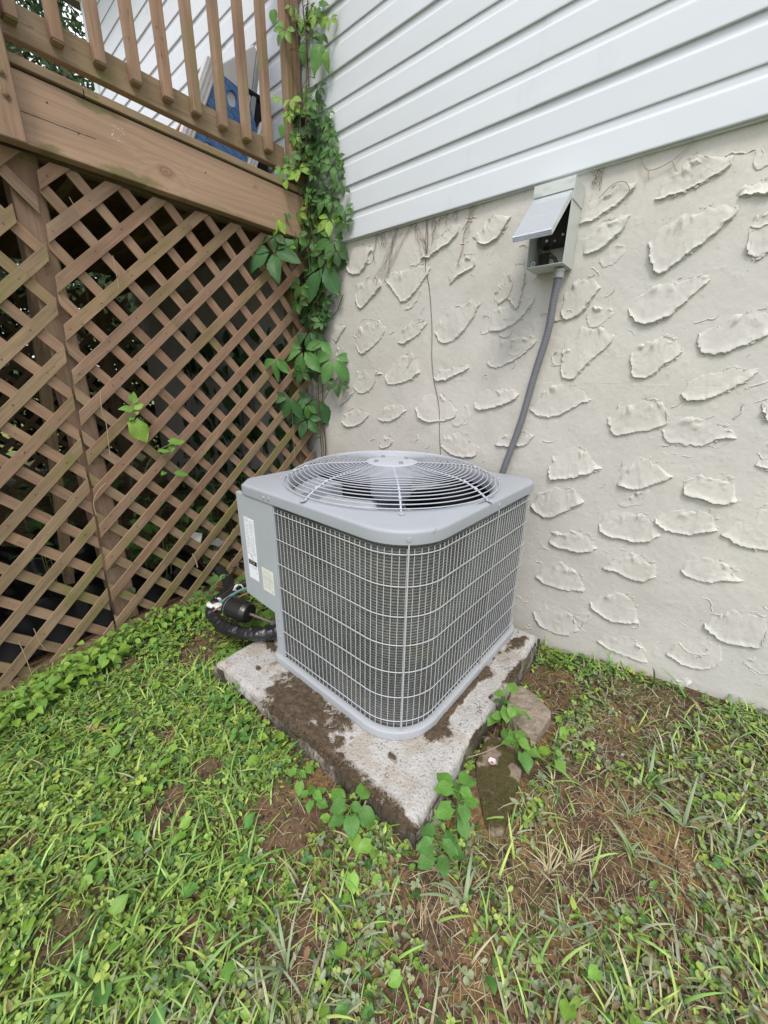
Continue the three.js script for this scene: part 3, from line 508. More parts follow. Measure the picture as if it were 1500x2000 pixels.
{
  const padMap = tex(1024, (u, v) => {
    const [x, z] = padXZ(u, v), d = padDirt(x, z), f = vn(u * 420, v * 420, 181, 420), m = fbm(u * 30, v * 30, 183, 4);
    let k = 0.86 + 0.22 * (m - 0.5) + 0.26 * (f - 0.5); let c = [0.485 * k, 0.475 * k, 0.465 * k];
    c = mix3(c, [0.33, 0.295, 0.245], 0.7 * smooth(0.5, 0.72, fbm(u * 14, v * 14, 185, 4)));
    if (vn(u * 210, v * 210, 187, 210) > 0.86) c = c.map((q) => q * 0.45);
    const ck = Math.abs(fbm(u * 16, v * 16, 189, 4) - 0.5); if (ck < 0.006 && u > 0.8 && v > 0.35) c = c.map((q) => q * 0.42);
    c = mix3(c, [0.12, 0.10, 0.075], 0.75 * smooth(0.10, 0.30, d) * smooth(0.45, 0.6, f * 0.6 + m * 0.4));
    const soil = mix3([0.034, 0.024, 0.016], [0.13, 0.092, 0.056], fbm(u * 90, v * 90, 191, 3) * 0.9);
    const gr = 0.55 * (fbm(u * 70, v * 70, 192, 4) - 0.5) + 0.5 * (f - 0.5); c = mix3(c, [0.22, 0.185, 0.145], 0.6 * smooth(0.02, 0.35, d + 0.2 * gr)); return mix3(c, soil, smooth(0.32, 0.62, d + 0.75 * gr));
  });
  const padBump = tex(512, (u, v) => g1(0.5 * fbm(u * 60, v * 60, 193, 3, 60) + 0.5 * vn(u * 200, v * 200, 195, 200)), { srgb: false });
  const mat = new THREE.MeshStandardMaterial({ map: padMap, bumpMap: padBump, bumpScale: 0.004, roughness: 0.9 });
  const sideMat = new THREE.MeshStandardMaterial({ roughness: 0.95, map: tex(1024, (u, v) => {
    const f = fbm(u * 40, v * 12, 197, 4), g = vn(u * 500, v * 120, 199, 500); const wet = smooth(0.35, 0.62, fbm(u * 11, v * 6, 201, 5) + 0.03);
    let c = mix3([0.30, 0.275, 0.24], [0.06, 0.048, 0.034], wet); c = c.map((q) => q * (0.6 + 0.8 * f) * (0.7 + 0.6 * g)); if (fbm(u * 24, v * 8, 203, 3) > 0.62) c = mix3(c, [0.06, 0.07, 0.02], 0.6); return c; }), bumpMap: padBump, bumpScale: 0.012 });
  const o = thing('concrete_pad', 'speckled pale concrete pad under the grey cooling unit', 'concrete pad', [0, 0, 0]);
  const N = 150;
  const edge = (s, t) => Math.min(s, 1 - s, t, 1 - t);
  part('pad_top', gridGeo(N, N, (s, t) => {
    let [x, z] = padXZ(s, t); const e = edge(s, t), chip = 0.022 * Math.pow(1 - smooth(0, 0.035, e), 2) * (0.25 + 1.3 * fbm(x * 22, z * 22, 205, 4));
    x += (0.5 - s) * 0.03 * (1 - smooth(0, 0.012, e)) * fbm(x * 30, z * 30, 207, 3); z += (s > 0 ? 1 : 1) * (t - 0.5) * 0.03 * (1 - smooth(0, 0.012, e)) * fbm(x * 26, z * 26, 209, 3);
    const d = padDirt(x, z);
    return [x, padTop - chip - (e < 0.001 ? 0.03 : 0) + 0.0025 * (fbm(x * 9, z * 9, 211, 3) - 0.5) + smooth(0.3, 0.8, d) * 0.012 * fbm(x * 70, z * 70, 213, 3), z];
  }), mat, o);
  const sides = [];
  for (let e = 0; e < 4; e++) {
    const a = PAD[e], b = PAD[(e + 1) % 4];
    sides.push(gridGeo(110, 12, (s, t) => { const y = mix(-0.12, padTop - 0.022, t), nx = b[1] - a[1], nz = -(b[0] - a[0]), l = Math.hypot(nx, nz); const x = mix(a[0], b[0], s), z = mix(a[1], b[1], s);
      const off = 0.03 * (fbm(x * 18 + z * 18, y * 26, 215 + e, 4) - 0.62) - 0.006 * smooth(0.9, 1, t) + (e === 0 ? 0.03 * smooth(0.6, 0, t) * fbm(x * 14, y * 9, 219, 3) : 0); const k = Math.min(smooth(0, 0.01, s), smooth(1, 0.99, s)); return [x - nx / l * off * k * -1 * -1, y, z - nz / l * off * k * -1 * -1]; }, (p, s, t) => [s * 1.0, t * 0.13 + e * 0.21]));
  }
  part('pad_side', sides, sideMat, o);
}

// ---------------------------------------------------------------- cooling unit
{
  const u = thing('air_conditioner', 'square grey outdoor cooling unit with wire grille and domed fan guard', 'air conditioner', [0, 0, 0]);
  const X0 = 0.632, X1 = 1.410, Z0 = 0.130, Z1 = 0.914, CX = 1.02, CZ = 0.519;
  // outline points, clockwise seen from above, off = inset; r = corner radius; ch = chamfer at the front left corner
  function outline(off, r, ch, n = 14) {
    const x0 = X0 + off, x1 = X1 - off, z0 = Z0 + off, z1 = Z1 - off, q = Math.max(0.002, r - off), out = [], c = ch;
    out.push([x0, z1 - c], [x0 + c, z1]);
    const arc = (cx, cz, a0) => { for (let i = 0; i <= n; i++) { const a = a0 - i / n * Math.PI / 2; out.push([cx + q * Math.cos(a), cz + q * Math.sin(a)]); } };
    arc(x1 - q, z1 - q, Math.PI / 2); const q2 = Math.max(0.002, 0.06 - off); const arc2 = (cx, cz, a0) => { for (let i = 0; i <= 8; i++) { const a = a0 - i / 8 * Math.PI / 2; out.push([cx + q2 * Math.cos(a), cz + q2 * Math.sin(a)]); } }; arc2(x1 - q2, z0 + q2, 0); arc2(x0 + q2, z0 + q2, -Math.PI / 2); return out;
  }
  function polar(pts, N) {                                 // radius of the outline for N directions about the middle
    const res = []; for (let i = 0; i < N; i++) { const a = i / N * Math.PI * 2, dx = Math.cos(a), dz = Math.sin(a); let best = 0;
      for (let k = 0; k < pts.length; k++) { const p = pts[k], q = pts[(k + 1) % pts.length], ex = q[0] - p[0], ez = q[1] - p[1], det = dx * -ez + ex * dz; if (Math.abs(det) < 1e-9) continue; const rx = p[0] - CX, rz = p[1] - CZ, t = (rx * -ez + ex * rz) / det, s = (dx * rz - dz * rx) / det; if (s >= -1e-6 && s <= 1 + 1e-6 && t > best) best = t; }
      res.push([CX + dx * best, CZ + dz * best]); } return res;
  }
  function loft(rows, N) {                                 // rows: {pts (N), y}
    const m = rows.length - 1; return gridGeo(N, m, (s, t) => { const r = rows[Math.round(t * m)], p = r.pts[Math.round(s * N) % N]; return [p[0], r.y, p[1]]; }, (p) => [p[0], p[2] + p[1]]);
  }
  const N = 240, circ = (r) => { const o = []; for (let i = 0; i < N; i++) { const a = i / N * Math.PI * 2; o.push([CX + r * Math.cos(a), CZ + r * Math.sin(a)]); } return o; };
  const R = 0.15, CH = 0.055;
  const ol = (off) => polar(outline(off, R, CH), N);
  part('lid', loft([{ pts: ol(0.016), y: 0.7335 }, { pts: ol(0.0015), y: 0.7335 }, { pts: ol(0.0), y: 0.7355 }, { pts: ol(0.0003), y: 0.7625 }, { pts: ol(0.0014), y: 0.7665 }, { pts: ol(0.004), y: 0.7697 }, { pts: ol(0.008), y: 0.7714 }, { pts: ol(0.022), y: 0.7728 },
    { pts: circ(0.374), y: 0.7775 }, { pts: circ(0.363), y: 0.7795 }, { pts: circ(0.355), y: 0.7765 }, { pts: circ(0.350), y: 0.766 }, { pts: circ(0.349), y: 0.742 }, { pts: circ(0.353), y: 0.733 }], N), M.lid, u);
  const olPan = (off) => polar(outline(off, R, 0.19), N);
  part('base_pan', loft([{ pts: olPan(0.006), y: 0.1165 }, { pts: olPan(-0.006), y: 0.1175 }, { pts: olPan(-0.007), y: 0.1195 }, { pts: olPan(-0.007), y: 0.142 }, { pts: olPan(-0.004), y: 0.146 }, { pts: olPan(0.012), y: 0.1475 }, { pts: olPan(0.016), y: 0.144 }, { pts: olPan(0.018), y: 0.128 }, { pts: olPan(0.25), y: 0.127 }, { pts: olPan(0.37), y: 0.127 }], N), M.pan, u);
  // finned coil behind the grille; black shell and floor paint in the interior shade
  const coilPath = outline(0.016, R, 0.19, 18); { const d = [0]; for (let i = 1; i <= coilPath.length; i++) { const a = coilPath[i - 1], b = coilPath[i % coilPath.length]; d.push(d[i - 1] + Math.hypot(b[0] - a[0], b[1] - a[1])); }
    const n = coilPath.length; const mk = (inset, y0, y1) => gridGeo(n, 1, (s, t) => { const i = Math.round(s * n), p = coilPath[i % n]; return [mix(p[0], CX, inset), mix(y0, y1, t), mix(p[1], CZ, inset)]; }, (p, s, t) => [d[Math.round(s * n)], mix(y0, y1, t)]);
    part('coil', mk(0, 0.150, 0.7325), M.coil, u); part('shade_liner', mk(0.05, 0.13, 0.731), M.black, u); }
  part('shade_floor', new THREE.CylinderGeometry(0.33, 0.33, 0.01, 40).translate(CX, 0.2, CZ), M.black, u);
  // service panel with the notch for the pipes
  const panelShape = [[0.637, 0.7325], [0.637, 0.331], [0.816, 0.319], [0.819, 0.148], [0.853, 0.148], [0.853, 0.7325]];
  const sp = part('service_panel', prism(panelShape, 0.016, 0.0015).translate(0, 0, 0.8925), M.panel, u); uvMetres(sp.geometry, 1);
  part('panel_flange', box(0.8535, 0.149, 0.887, 0.8575, 0.7315, 0.9065, 0.001, 1), M.pan, u);
  part('control_box', box(0.6385, 0.333, 0.56, 0.81, 0.731, 0.8915, 0.003, 1), M.panel, u);
  part('notch_back', box(0.815, 0.1475, 0.80, 0.8185, 0.3325, 0.892, 0.0006, 1), M.black, u);
  const screwG = mergeGeometries([new THREE.CylinderGeometry(0.0058, 0.0062, 0.003, 6).toNonIndexed(), new THREE.CylinderGeometry(0.0085, 0.0085, 0.0012, 16).translate(0, -0.0012, 0).toNonIndexed()]);
  const screw = (x, y, z, ry) => part('screw', screwG.clone().rotateX(Math.PI / 2).rotateY(ry).translate(x, y, z), M.screw, u);
  screw(0.818, 0.748, Z1 + 0.0005, 0); screw(0.846, 0.751, Z1 + 0.0005, 0); screw(0.838, 0.302, 0.909, 0); screw(0.838, 0.228, 0.909, 0);
  screw(X1 - R + R * 0.7071 + 0.0005, 0.749, Z1 - R + R * 0.7071 + 0.0005, Math.PI / 4); screw(X1 + 0.0005, 0.752, 0.468, Math.PI / 2);
  screw(X1 - R + (R + 0.0068) * 0.7071, 0.131, Z1 - R + (R + 0.0068) * 0.7071, Math.PI / 4); screw(X1 + 0.0075, 0.131, 0.465, Math.PI / 2);
  // printed labels (unreadable small print in the photograph)
  const print = (w, h, draw, bg) => { const c = document.createElement('canvas'); c.width = w; c.height = h; const x = c.getContext('2d'); x.fillStyle = bg; x.fillRect(0, 0, w, h); draw(x); const t = new THREE.CanvasTexture(c); t.colorSpace = THREE.SRGBColorSpace; return new THREE.MeshStandardMaterial({ map: t, roughness: 0.5 }); };
  reseed(5);
  const lines = (x, x0, y0, x1, y1, dy, col) => { x.fillStyle = col; for (let y = y0; y < y1; y += dy) { let q = x0; while (q < x1 - 8) { const w = 5 + rnd() * 18; if (rnd() < 0.8) x.fillRect(q, y, Math.min(w, x1 - q), dy * 0.36); q += w + 4; } } };
  const l1 = print(200, 800, (x) => { lines(x, 14, 14, 90, 470, 14, '#8d9096'); lines(x, 100, 30, 186, 470, 14, '#8d9096'); lines(x, 70, 470, 120, 510, 10, '#3a3c40'); x.strokeStyle = '#777'; x.lineWidth = 3; x.beginPath(); x.ellipse(120, 522, 26, 9, 0, 0, 7); x.stroke();
    x.fillStyle = '#15171a'; x.fillRect(12, 545, 172, 62); x.fillStyle = '#e8e8e8'; lines(x, 20, 556, 150, 600, 15, '#d8d8d8'); lines(x, 14, 622, 180, 650, 12, '#70747a'); x.strokeRect(160, 690, 16, 16); }, '#e9edf6');
  const l2 = print(200, 260, (x) => { lines(x, 20, 12, 150, 20, 8, '#8a8c84'); lines(x, 12, 36, 186, 110, 12, '#9a9c92'); x.fillStyle = '#6d6f68'; x.fillRect(12, 112, 176, 3); lines(x, 12, 126, 186, 230, 12, '#9a9c92'); x.strokeStyle = '#777'; x.lineWidth = 3; x.beginPath(); x.arc(172, 238, 9, 0, 7); x.stroke(); }, '#dfe3dc');
  const sticker = (x0, y0, x1, y1, m, label) => { const s = part('label', new THREE.BoxGeometry(x1 - x0, y1 - y0, 0.0008).translate((x0 + x1) / 2, (y0 + y1) / 2, 0.9092), m, u); s.userData.label = label; };
  sticker(0.674, 0.412, 0.736, 0.650, l1, 'tall white printed label with a black block'); sticker(0.761, 0.393, 0.829, 0.482, l2, 'small cream printed label');
  // wire grille along the front, round the corner and down the right side
  const inset = 0.0075, gr = R - inset, L1 = X1 - R - 0.862, La = gr * Math.PI / 2, g2 = 0.06 - inset, L2 = Z1 - R - (Z0 + 0.06), Lb = g2 * Math.PI / 2, Lt = L1 + La + L2 + Lb + 0.3;
  const path = (s) => { if (s <= L1) return [0.862 + s, Z1 - inset, 0]; if (s <= L1 + La) { const a = Math.PI / 2 - (s - L1) / gr; return [X1 - R + gr * Math.cos(a), Z1 - R + gr * Math.sin(a), Math.PI / 2 - a]; } if (s <= L1 + La + L2) return [X1 - inset, Z1 - R - (s - L1 - La), Math.PI / 2]; if (s <= L1 + La + L2 + Lb) { const a = -(s - L1 - La - L2) / g2; return [X1 - 0.06 + g2 * Math.cos(a), Z0 + 0.06 + g2 * Math.sin(a), Math.PI / 2 - a]; } return [X1 - 0.06 - (s - L1 - La - L2 - Lb), Z0 + inset, Math.PI]; };
  const vw = new THREE.CylinderGeometry(0.00125, 0.00125, 0.566, 7, 1), nW = Math.round(Lt / 0.0187);
  for (let i = 0; i <= nW; i++) { const p = path(i / nW * Lt), m = part('grille_wire', vw, M.wire, u); m.position.set(p[0] + rr(-0.0004, 0.0004), 0.4375, p[1] + rr(-0.0004, 0.0004)); m.rotation.z = rr(-0.0012, 0.0012); }
  const rowsY = [0.708, 0.619, 0.5305, 0.4415, 0.353, 0.266, 0.179];
  for (const y of rowsY) { const pts = []; for (let i = 0; i <= 110; i++) { const p = path(i / 110 * Lt), a = p[2]; pts.push(V3(p[0] + 0.0035 * Math.sin(a), y, p[1] + 0.0035 * Math.cos(a))); } part('grille_wire', tube(pts, 0.0016, 220, 6), M.wire, u); }
  for (const s of [L1 + La / 2, L1 + La + (Z1 - R - 0.466)]) { const p = path(s); const b = part('grille_strap', box(-0.0019, 0.132, -0.0012, 0.0019, 0.735, 0.0012, 0.0006, 1), M.wire, u); b.position.set(p[0] + 0.0085 * Math.sin(p[2]), 0, p[1] + 0.0085 * Math.cos(p[2])); b.rotation.y = p[2]; }
  // fan guard
  const gh = (r) => { const P = [[0.0, 0.8395], [0.085, 0.8385], [0.22, 0.834], [0.275, 0.828], [0.305, 0.8205], [0.34, 0.806], [0.362, 0.793], [0.376, 0.785]]; for (let i = 1; i < P.length; i++) if (r <= P[i][0]) { const t = (r - P[i - 1][0]) / (P[i][0] - P[i - 1][0]); return mix(P[i - 1][1], P[i][1], t); } return 0.782; };
  const guard = part('guard_hub', new THREE.LatheGeometry([[0, 0.8435], [0.05, 0.843], [0.082, 0.8415], [0.0905, 0.839], [0.0905, 0.8365], [0, 0.8365]].map((p) => V2(...p)), 60).translate(CX, 0, CZ), M.guard, u);
  for (let i = 0; i < 21; i++) { const r = 0.102 + i * 0.01355; const t = part('guard_ring', new THREE.TorusGeometry(r, 0.0017, 6, 110).rotateX(Math.PI / 2).translate(CX, gh(r), CZ), M.guard, u); }
  for (let i = 0; i < 8; i++) {
    const a = (1.5 + i * 45) * A, pts = []; for (let k = 0; k <= 16; k++) { const r = mix(0.082, 0.381, k / 16); pts.push(V3(CX + r * Math.cos(a), gh(r) - 0.0036 - (k === 16 ? 0.003 : 0), CZ + r * Math.sin(a))); }
    const s = part('guard_spoke', tube(pts, 0.0030, 36, 8), M.guard, u);
    for (const q of [0.30, 0.335]) part('weld_bead', tube([q - 0.006, q, q + 0.006].map((r) => V3(CX + r * Math.cos(a), gh(r) - 0.003, CZ + r * Math.sin(a))), 0.0048, 4, 8), M.guard, s);
    part('foot', new THREE.CylinderGeometry(0.0085, 0.0085, 0.0022, 16).translate(CX + 0.388 * Math.cos(a), 0.7795, CZ + 0.388 * Math.sin(a)), M.guard, s);
    const f = part('screw', new THREE.CylinderGeometry(0.0048, 0.0052, 0.0035, 6).translate(CX + 0.388 * Math.cos(a), 0.7822, CZ + 0.388 * Math.sin(a)), M.screw, s);
  }
  for (let i = 0; i < 4; i++) { const a = (20 + i * 90) * A; part('bolt', new THREE.CylinderGeometry(0.0065, 0.0075, 0.007, 6).translate(CX + 0.062 * Math.cos(a), 0.8455, CZ + 0.062 * Math.sin(a)), M.motor, u); }
  part('motor', new THREE.LatheGeometry([[0, 0.70], [0.05, 0.70], [0.069, 0.712], [0.074, 0.725], [0.074, 0.822], [0.066, 0.8345], [0, 0.8355]].map((p) => V2(...p)), 48).translate(CX, 0, CZ), M.motor, u);
  for (let i = 0; i < 3; i++) {
    const a0 = (2 + i * 120) * A;
    part('fan_blade', gridGeo(14, 12, (s, t) => { const r = mix(0.05, 0.335, t), w = mix(0.45, 0.78, Math.pow(t, 0.7)), a = a0 + (s - 0.5) * w + 0.25 * t; return [CX + r * Math.cos(a), 0.672 + 0.055 * (s - 0.5) * (0.75 + 0.25 * t) + 0.008 * Math.sin(Math.PI * s), CZ + r * Math.sin(a)]; }), M.blade, u);
  }
  part('fan_hub', new THREE.CylinderGeometry(0.055, 0.055, 0.03, 30).translate(CX, 0.665, CZ), M.motor, u);
}

// ---------------------------------------------------------------- disconnect box and conduit on the wall
{
  const galv = new THREE.MeshPhysicalMaterial({ color: new THREE.Color(0.56, 0.60, 0.58), metalness: 0.25, roughness: 0.5, map: tex(256, (u, v) => { const s = smooth(0.6, 0.8, fbm(u * 6, v * 16, 231, 4)) * 0.25; return g1(0.96 + 0.1 * (fbm(u * 9, v * 9, 233, 4) - 0.5) - s); }) });
  const shiny = new THREE.MeshPhysicalMaterial({ color: new THREE.Color(0.80, 0.83, 0.88), metalness: 0.85, roughness: 0.24, bumpMap: tex(256, (u, v) => g1(fbm(u * 5, v * 5, 235, 3)), { srgb: false }), bumpScale: 0.004 });
  const b = thing('disconnect_box', 'open grey metal disconnect box on the wall under the siding', 'electrical box', [1.31, 1.475, 0.004]);
  const x = 0.0605, D = 0.1, H = 0.225;
  part('side_wall', box(x - 0.0022, 0, 0, x, H, D, 0.0008, 1), galv, b); part('side_wall', box(-x, 0, 0, -x + 0.0022, H, D, 0.0008, 1), galv, b);
  part('bottom_plate', box(-x + 0.0023, 0.0005, 0, x - 0.0023, 0.003, D - 0.0005, 0.0006, 0), galv, b);
  part('back_plate', box(-x + 0.0023, 0.0035, 0, x - 0.0023, H, 0.003, 0.0006, 1), galv, b);
  part('top_cap', [box(-x - 0.002, H - 0.030, D + 0.0005, x + 0.002, H + 0.003, D + 0.0035, 0.001, 0), box(-x - 0.002, H + 0.0005, 0, x + 0.002, H + 0.003, D, 0.0008, 0), box(x + 0.0004, H - 0.055, 0, x + 0.0026, H + 0.0001, D, 0.0008, 1)], galv, b);
  const cover = part('cover', [box(-x + 0.001, -0.190, 0, x - 0.001, 0, 0.003, 0.001, 0), box(-x + 0.001, -0.1925, -0.013, x - 0.001, -0.1905, 0.0028, 0.0006, 0), box(x - 0.003, -0.19, -0.013, x - 0.001, -0.002, -0.0003, 0.0006, 1), box(-x + 0.001, -0.19, -0.013, -x + 0.003, -0.002, -0.0003, 0.0006, 1)], shiny, b);
  cover.position.set(0, H - 0.032, D - 0.002); cover.rotation.x = -0.775; cover.userData.label = 'shiny hinged cover swung open';
  const blk = new THREE.MeshStandardMaterial({ color: new THREE.Color(0.015, 0.014, 0.014), roughness: 0.6 });
  part('fuse_block', [box(-0.045, 0.07, 0.004, 0.04, 0.19, 0.045, 0.003), box(-0.05, 0.004, 0.004, -0.02, 0.06, 0.02, 0.003)], blk, b);
  for (const [px, py] of [[-0.02, 0.085], [0.006, 0.08], [0.03, 0.095]]) part('terminal', new THREE.CylinderGeometry(0.004, 0.004, 0.008, 8).rotateX(Math.PI / 2).translate(px, py, 0.047), M.screw, b);
  for (const [x0, x1] of [[-0.02, 0.02], [0.006, 0.028]]) part('wire', tube([[x0, 0.08, 0.05], [x0 - 0.008, 0.05, 0.062], [x1 - 0.005, 0.025, 0.055], [x1, 0.004, 0.05]], 0.0028, 20, 6), blk, b);
  part('knockout', new THREE.TorusGeometry(0.006, 0.0015, 6, 14).translate(-0.04, 0.012, 0.092), M.screw, b);
  const c = thing('conduit', 'grey ribbed flexible conduit running down from the metal box', 'conduit', [0, 0, 0]);
  const pts = [[1.345, 1.470, 0.052], [1.344, 1.44, 0.052], [1.338, 1.37, 0.044], [1.332, 1.29, 0.036], [1.303, 1.14, 0.031], [1.275, 0.97, 0.028], [1.232, 0.79, 0.027], [1.19, 0.60, 0.03], [1.16, 0.45, 0.06], [1.15, 0.36, 0.12]];
  const cm = new THREE.MeshStandardMaterial({ color: new THREE.Color(0.165, 0.17, 0.195), roughness: 0.6 });
  const cv = new THREE.CatmullRomCurve3(pts.map((p) => V3(...p))), tg = new THREE.TubeGeometry(cv, 620, 0.0128, 12), P = tg.attributes.position, Nn = tg.attributes.normal;
  for (let i = 0; i < P.count; i++) { const ring = Math.floor(i / 13), k = 0.0003 * Math.cos(ring * Math.PI * 2 / 5); P.setXYZ(i, P.getX(i) + Nn.getX(i) * k, P.getY(i) + Nn.getY(i) * k, P.getZ(i) + Nn.getZ(i) * k); } tg.computeVertexNormals();
  part('hose', tg, cm, c);
  const fm = metal(0.40, 0.42, 0.42, { metalness: 0.4 });
  part('fitting', [new THREE.CylinderGeometry(0.0165, 0.0165, 0.022, 20).translate(1.345, 1.455, 0.052).toNonIndexed(), new THREE.CylinderGeometry(0.0195, 0.0195, 0.008, 6).translate(1.345, 1.466, 0.052).toNonIndexed()], fm, c);
}

// ---------------------------------------------------------------- pipes and cables left of the unit
{
  const wrap = new THREE.MeshPhysicalMaterial({ color: new THREE.Color(0.013, 0.014, 0.017), roughness: 0.34, clearcoat: 0.35, clearcoatRoughness: 0.35 });
  const h = thing('insulated_pipe', 'thick pipe wrapped in wrinkled black tape lying by the pad', 'pipe', [0, 0, 0]);
  const cv = new THREE.CatmullRomCurve3([[0.80, 0.20, 0.80], [0.735, 0.178, 0.858], [0.694, 0.165, 0.900], [0.62, 0.152, 0.935], [0.53, 0.14, 0.955], [0.45, 0.135, 0.955], [0.38, 0.14, 0.945], [0.355, 0.16, 0.915], [0.30, 0.15, 0.84], [0.18, 0.13, 0.76], [-0.1, 0.13, 0.70]].map((p) => V3(...p)));
  const g = new THREE.TubeGeometry(cv, 300, 0.0245, 22), P = g.attributes.position, Nn = g.attributes.normal;
  for (let i = 0; i < P.count; i++) { const a = Math.floor(i / 23), b = i % 23; const bb = Math.abs(b - 11) * 0.5, k = 0.014 * (fbm(a * 0.22 + bb * 0.5, bb * 0.55 - a * 0.06, 241, 4) - 0.5) + 0.004 * (fbm(a * 0.9 + bb, bb * 0.3, 242, 2) - 0.5) + 0.0005 * Math.sin(a * 0.6 + b * 0.28); P.setXYZ(i, P.getX(i) + Nn.getX(i) * k, P.getY(i) + Nn.getY(i) * k, P.getZ(i) + Nn.getZ(i) * k); } g.computeVertexNormals();
  part('black_wrap', g, wrap, h);
  const tape = new THREE.MeshStandardMaterial({ color: new THREE.Color(0.62, 0.62, 0.64), roughness: 0.5 });
  for (const [x, y, z, s] of [[0.362, 0.168, 0.935, 0.018], [0.40, 0.170, 0.918, 0.02], [0.352, 0.175, 0.90, 0.014]]) { const t = new THREE.IcosahedronGeometry(s, 3), q = t.attributes.position; for (let i = 0; i < q.count; i++) { const f = 0.75 + 0.6 * fbm(q.getX(i) * 120 + 9, q.getY(i) * 120 + q.getZ(i) * 90, 243, 3); q.setXYZ(i, q.getX(i) * f * 1.3, q.getY(i) * f * 0.6, q.getZ(i) * f); } t.computeVertexNormals(); t.translate(x, y, z); const m = part('torn_tape', t, tape, h); }
  const d = thing('filter_drier', 'black cylinder with a thin pipe between the notch and the taped pipe', 'filter drier', [0.535, 0.205, 0.90]);
  d.rotation.y = 0.30; d.rotation.z = -0.10;
  const blk = new THREE.MeshPhysicalMaterial({ color: new THREE.Color(0.012, 0.012, 0.014), roughness: 0.35, clearcoat: 0.4, clearcoatRoughness: 0.3 });
  const lat = (p) => new THREE.LatheGeometry(p.map((q) => V2(...q)), 40).rotateZ(-Math.PI / 2);
  part('canister', lat([[0, -0.062], [0.025, -0.062], [0.038, -0.056], [0.0425, -0.047], [0.0425, 0.030], [0.0445, 0.031], [0.0445, 0.036], [0.0425, 0.037], [0.041, 0.052], [0.034, 0.06], [0, 0.062]]), blk, d);
  part('seam_ring', new THREE.TorusGeometry(0.0432, 0.0012, 6, 48).rotateY(Math.PI / 2).translate(-0.042, 0, 0), metal(0.2, 0.2, 0.21), d);
  part('pipe_stub', rod([0.06, 0, 0], [0.185, 0.004, 0.0], 0.0058, 0.0058, 10), metal(0.20, 0.16, 0.14, { metalness: 0.4 }), d);
  part('valve', [rod([0.17, 0.004, 0], [0.20, 0.004, 0], 0.014, 0.014, 8), rod([0.195, -0.05, 0], [0.195, 0.03, 0], 0.017, 0.015, 10)], metal(0.10, 0.09, 0.085, { roughness: 0.7 }), d);
  const cable = (name, label, col, pts, r) => { const c = thing(name, label, 'cable', [0, 0, 0]); part('sheath', tube(pts, r, 40, 8), new THREE.MeshStandardMaterial({ color: new THREE.Color(...col), roughness: 0.5 }), c); return c; };
  cable('cable', 'faded teal cable running from under the unit cabinet', [0.13, 0.25, 0.26], [[0.66, 0.335, 0.80], [0.56, 0.29, 0.822], [0.47, 0.245, 0.855], [0.40, 0.185, 0.905], [0.36, 0.16, 0.90]], 0.0065);
  cable('cable', 'thin copper coloured wire curving over the black cylinder', [0.30, 0.15, 0.10], [[0.66, 0.315, 0.84], [0.55, 0.268, 0.85], [0.47, 0.215, 0.89], [0.425, 0.18, 0.93], [0.41, 0.165, 0.95]], 0.0034);
  cable('cable', 'black cable beside the teal cable with a white tie', [0.014, 0.014, 0.015], [[0.66, 0.35, 0.78], [0.52, 0.29, 0.80], [0.45, 0.25, 0.83], [0.38, 0.19, 0.88], [0.33, 0.16, 0.88]], 0.0075);
  cable('cable', 'dark brown wire above the teal cable', [0.05, 0.03, 0.025], [[0.64, 0.36, 0.74], [0.5, 0.30, 0.79], [0.42, 0.25, 0.83], [0.35, 0.18, 0.88]], 0.004);
  const tie = thing('cable_tie', 'white twisted tie around the teal and black cables', 'cable tie', [0.455, 0.25, 0.848]);
  part('loop', new THREE.TorusGeometry(0.017, 0.0035, 6, 20).rotateY(0.9), tape, tie); part('tail', tube([[0, 0.017, 0], [0.012, 0.022, 0.012], [0.004, 0.004, 0.028]], 0.003, 12, 6), tape, tie);
}

// ---------------------------------------------------------------- rocks at the right of the pad
function rock(name, label, category, outlinePts, y0, y1, seed, mat, slope = 0) {
  const o = thing(name, label, category, [0, 0, 0]), n = 72, rows = [[1.03, 0, 0], [1.015, 0.4, 0], [1.0, 0.8, 0], [0.985, 0.96, 0], [0.95, 1, 0], [0.7, 1.0, 0], [0.45, 1.0, 0], [0.2, 1.0, 0], [0.001, 1.0, 0]];
  let cx = 0, cz = 0; outlinePts.forEach((p) => { cx += p[0] / outlinePts.length; cz += p[1] / outlinePts.length; });
  const c = new THREE.CatmullRomCurve3(outlinePts.map((p) => V3(p[0], 0, p[1])), true, 'catmullrom', 0.02);
  const g = gridGeo(n, rows.length * 3, (s, t) => { const f = t * (rows.length - 1), i = Math.min(rows.length - 2, Math.floor(f)), q = f - i, k = mix(rows[i][0], rows[i + 1][0], q), yy = mix(rows[i][1], rows[i + 1][1], q), p = c.getPointAt((1 - s) % 1); let x = cx + (p.x - cx) * k, z = cz + (p.z - cz) * k; const nn = fbm(x * 28 + seed, z * 28 + yy * 3, seed, 4) - 0.5; return [x + nn * 0.012, mix(y0, y1, yy) + nn * 0.014 + slope * (z - cz) * yy, z + nn * 0.01]; }, (p) => [p[0] * 3 + p[1] * 2, p[2] * 3]);
  part('stone', g, mat, o); return o;
}
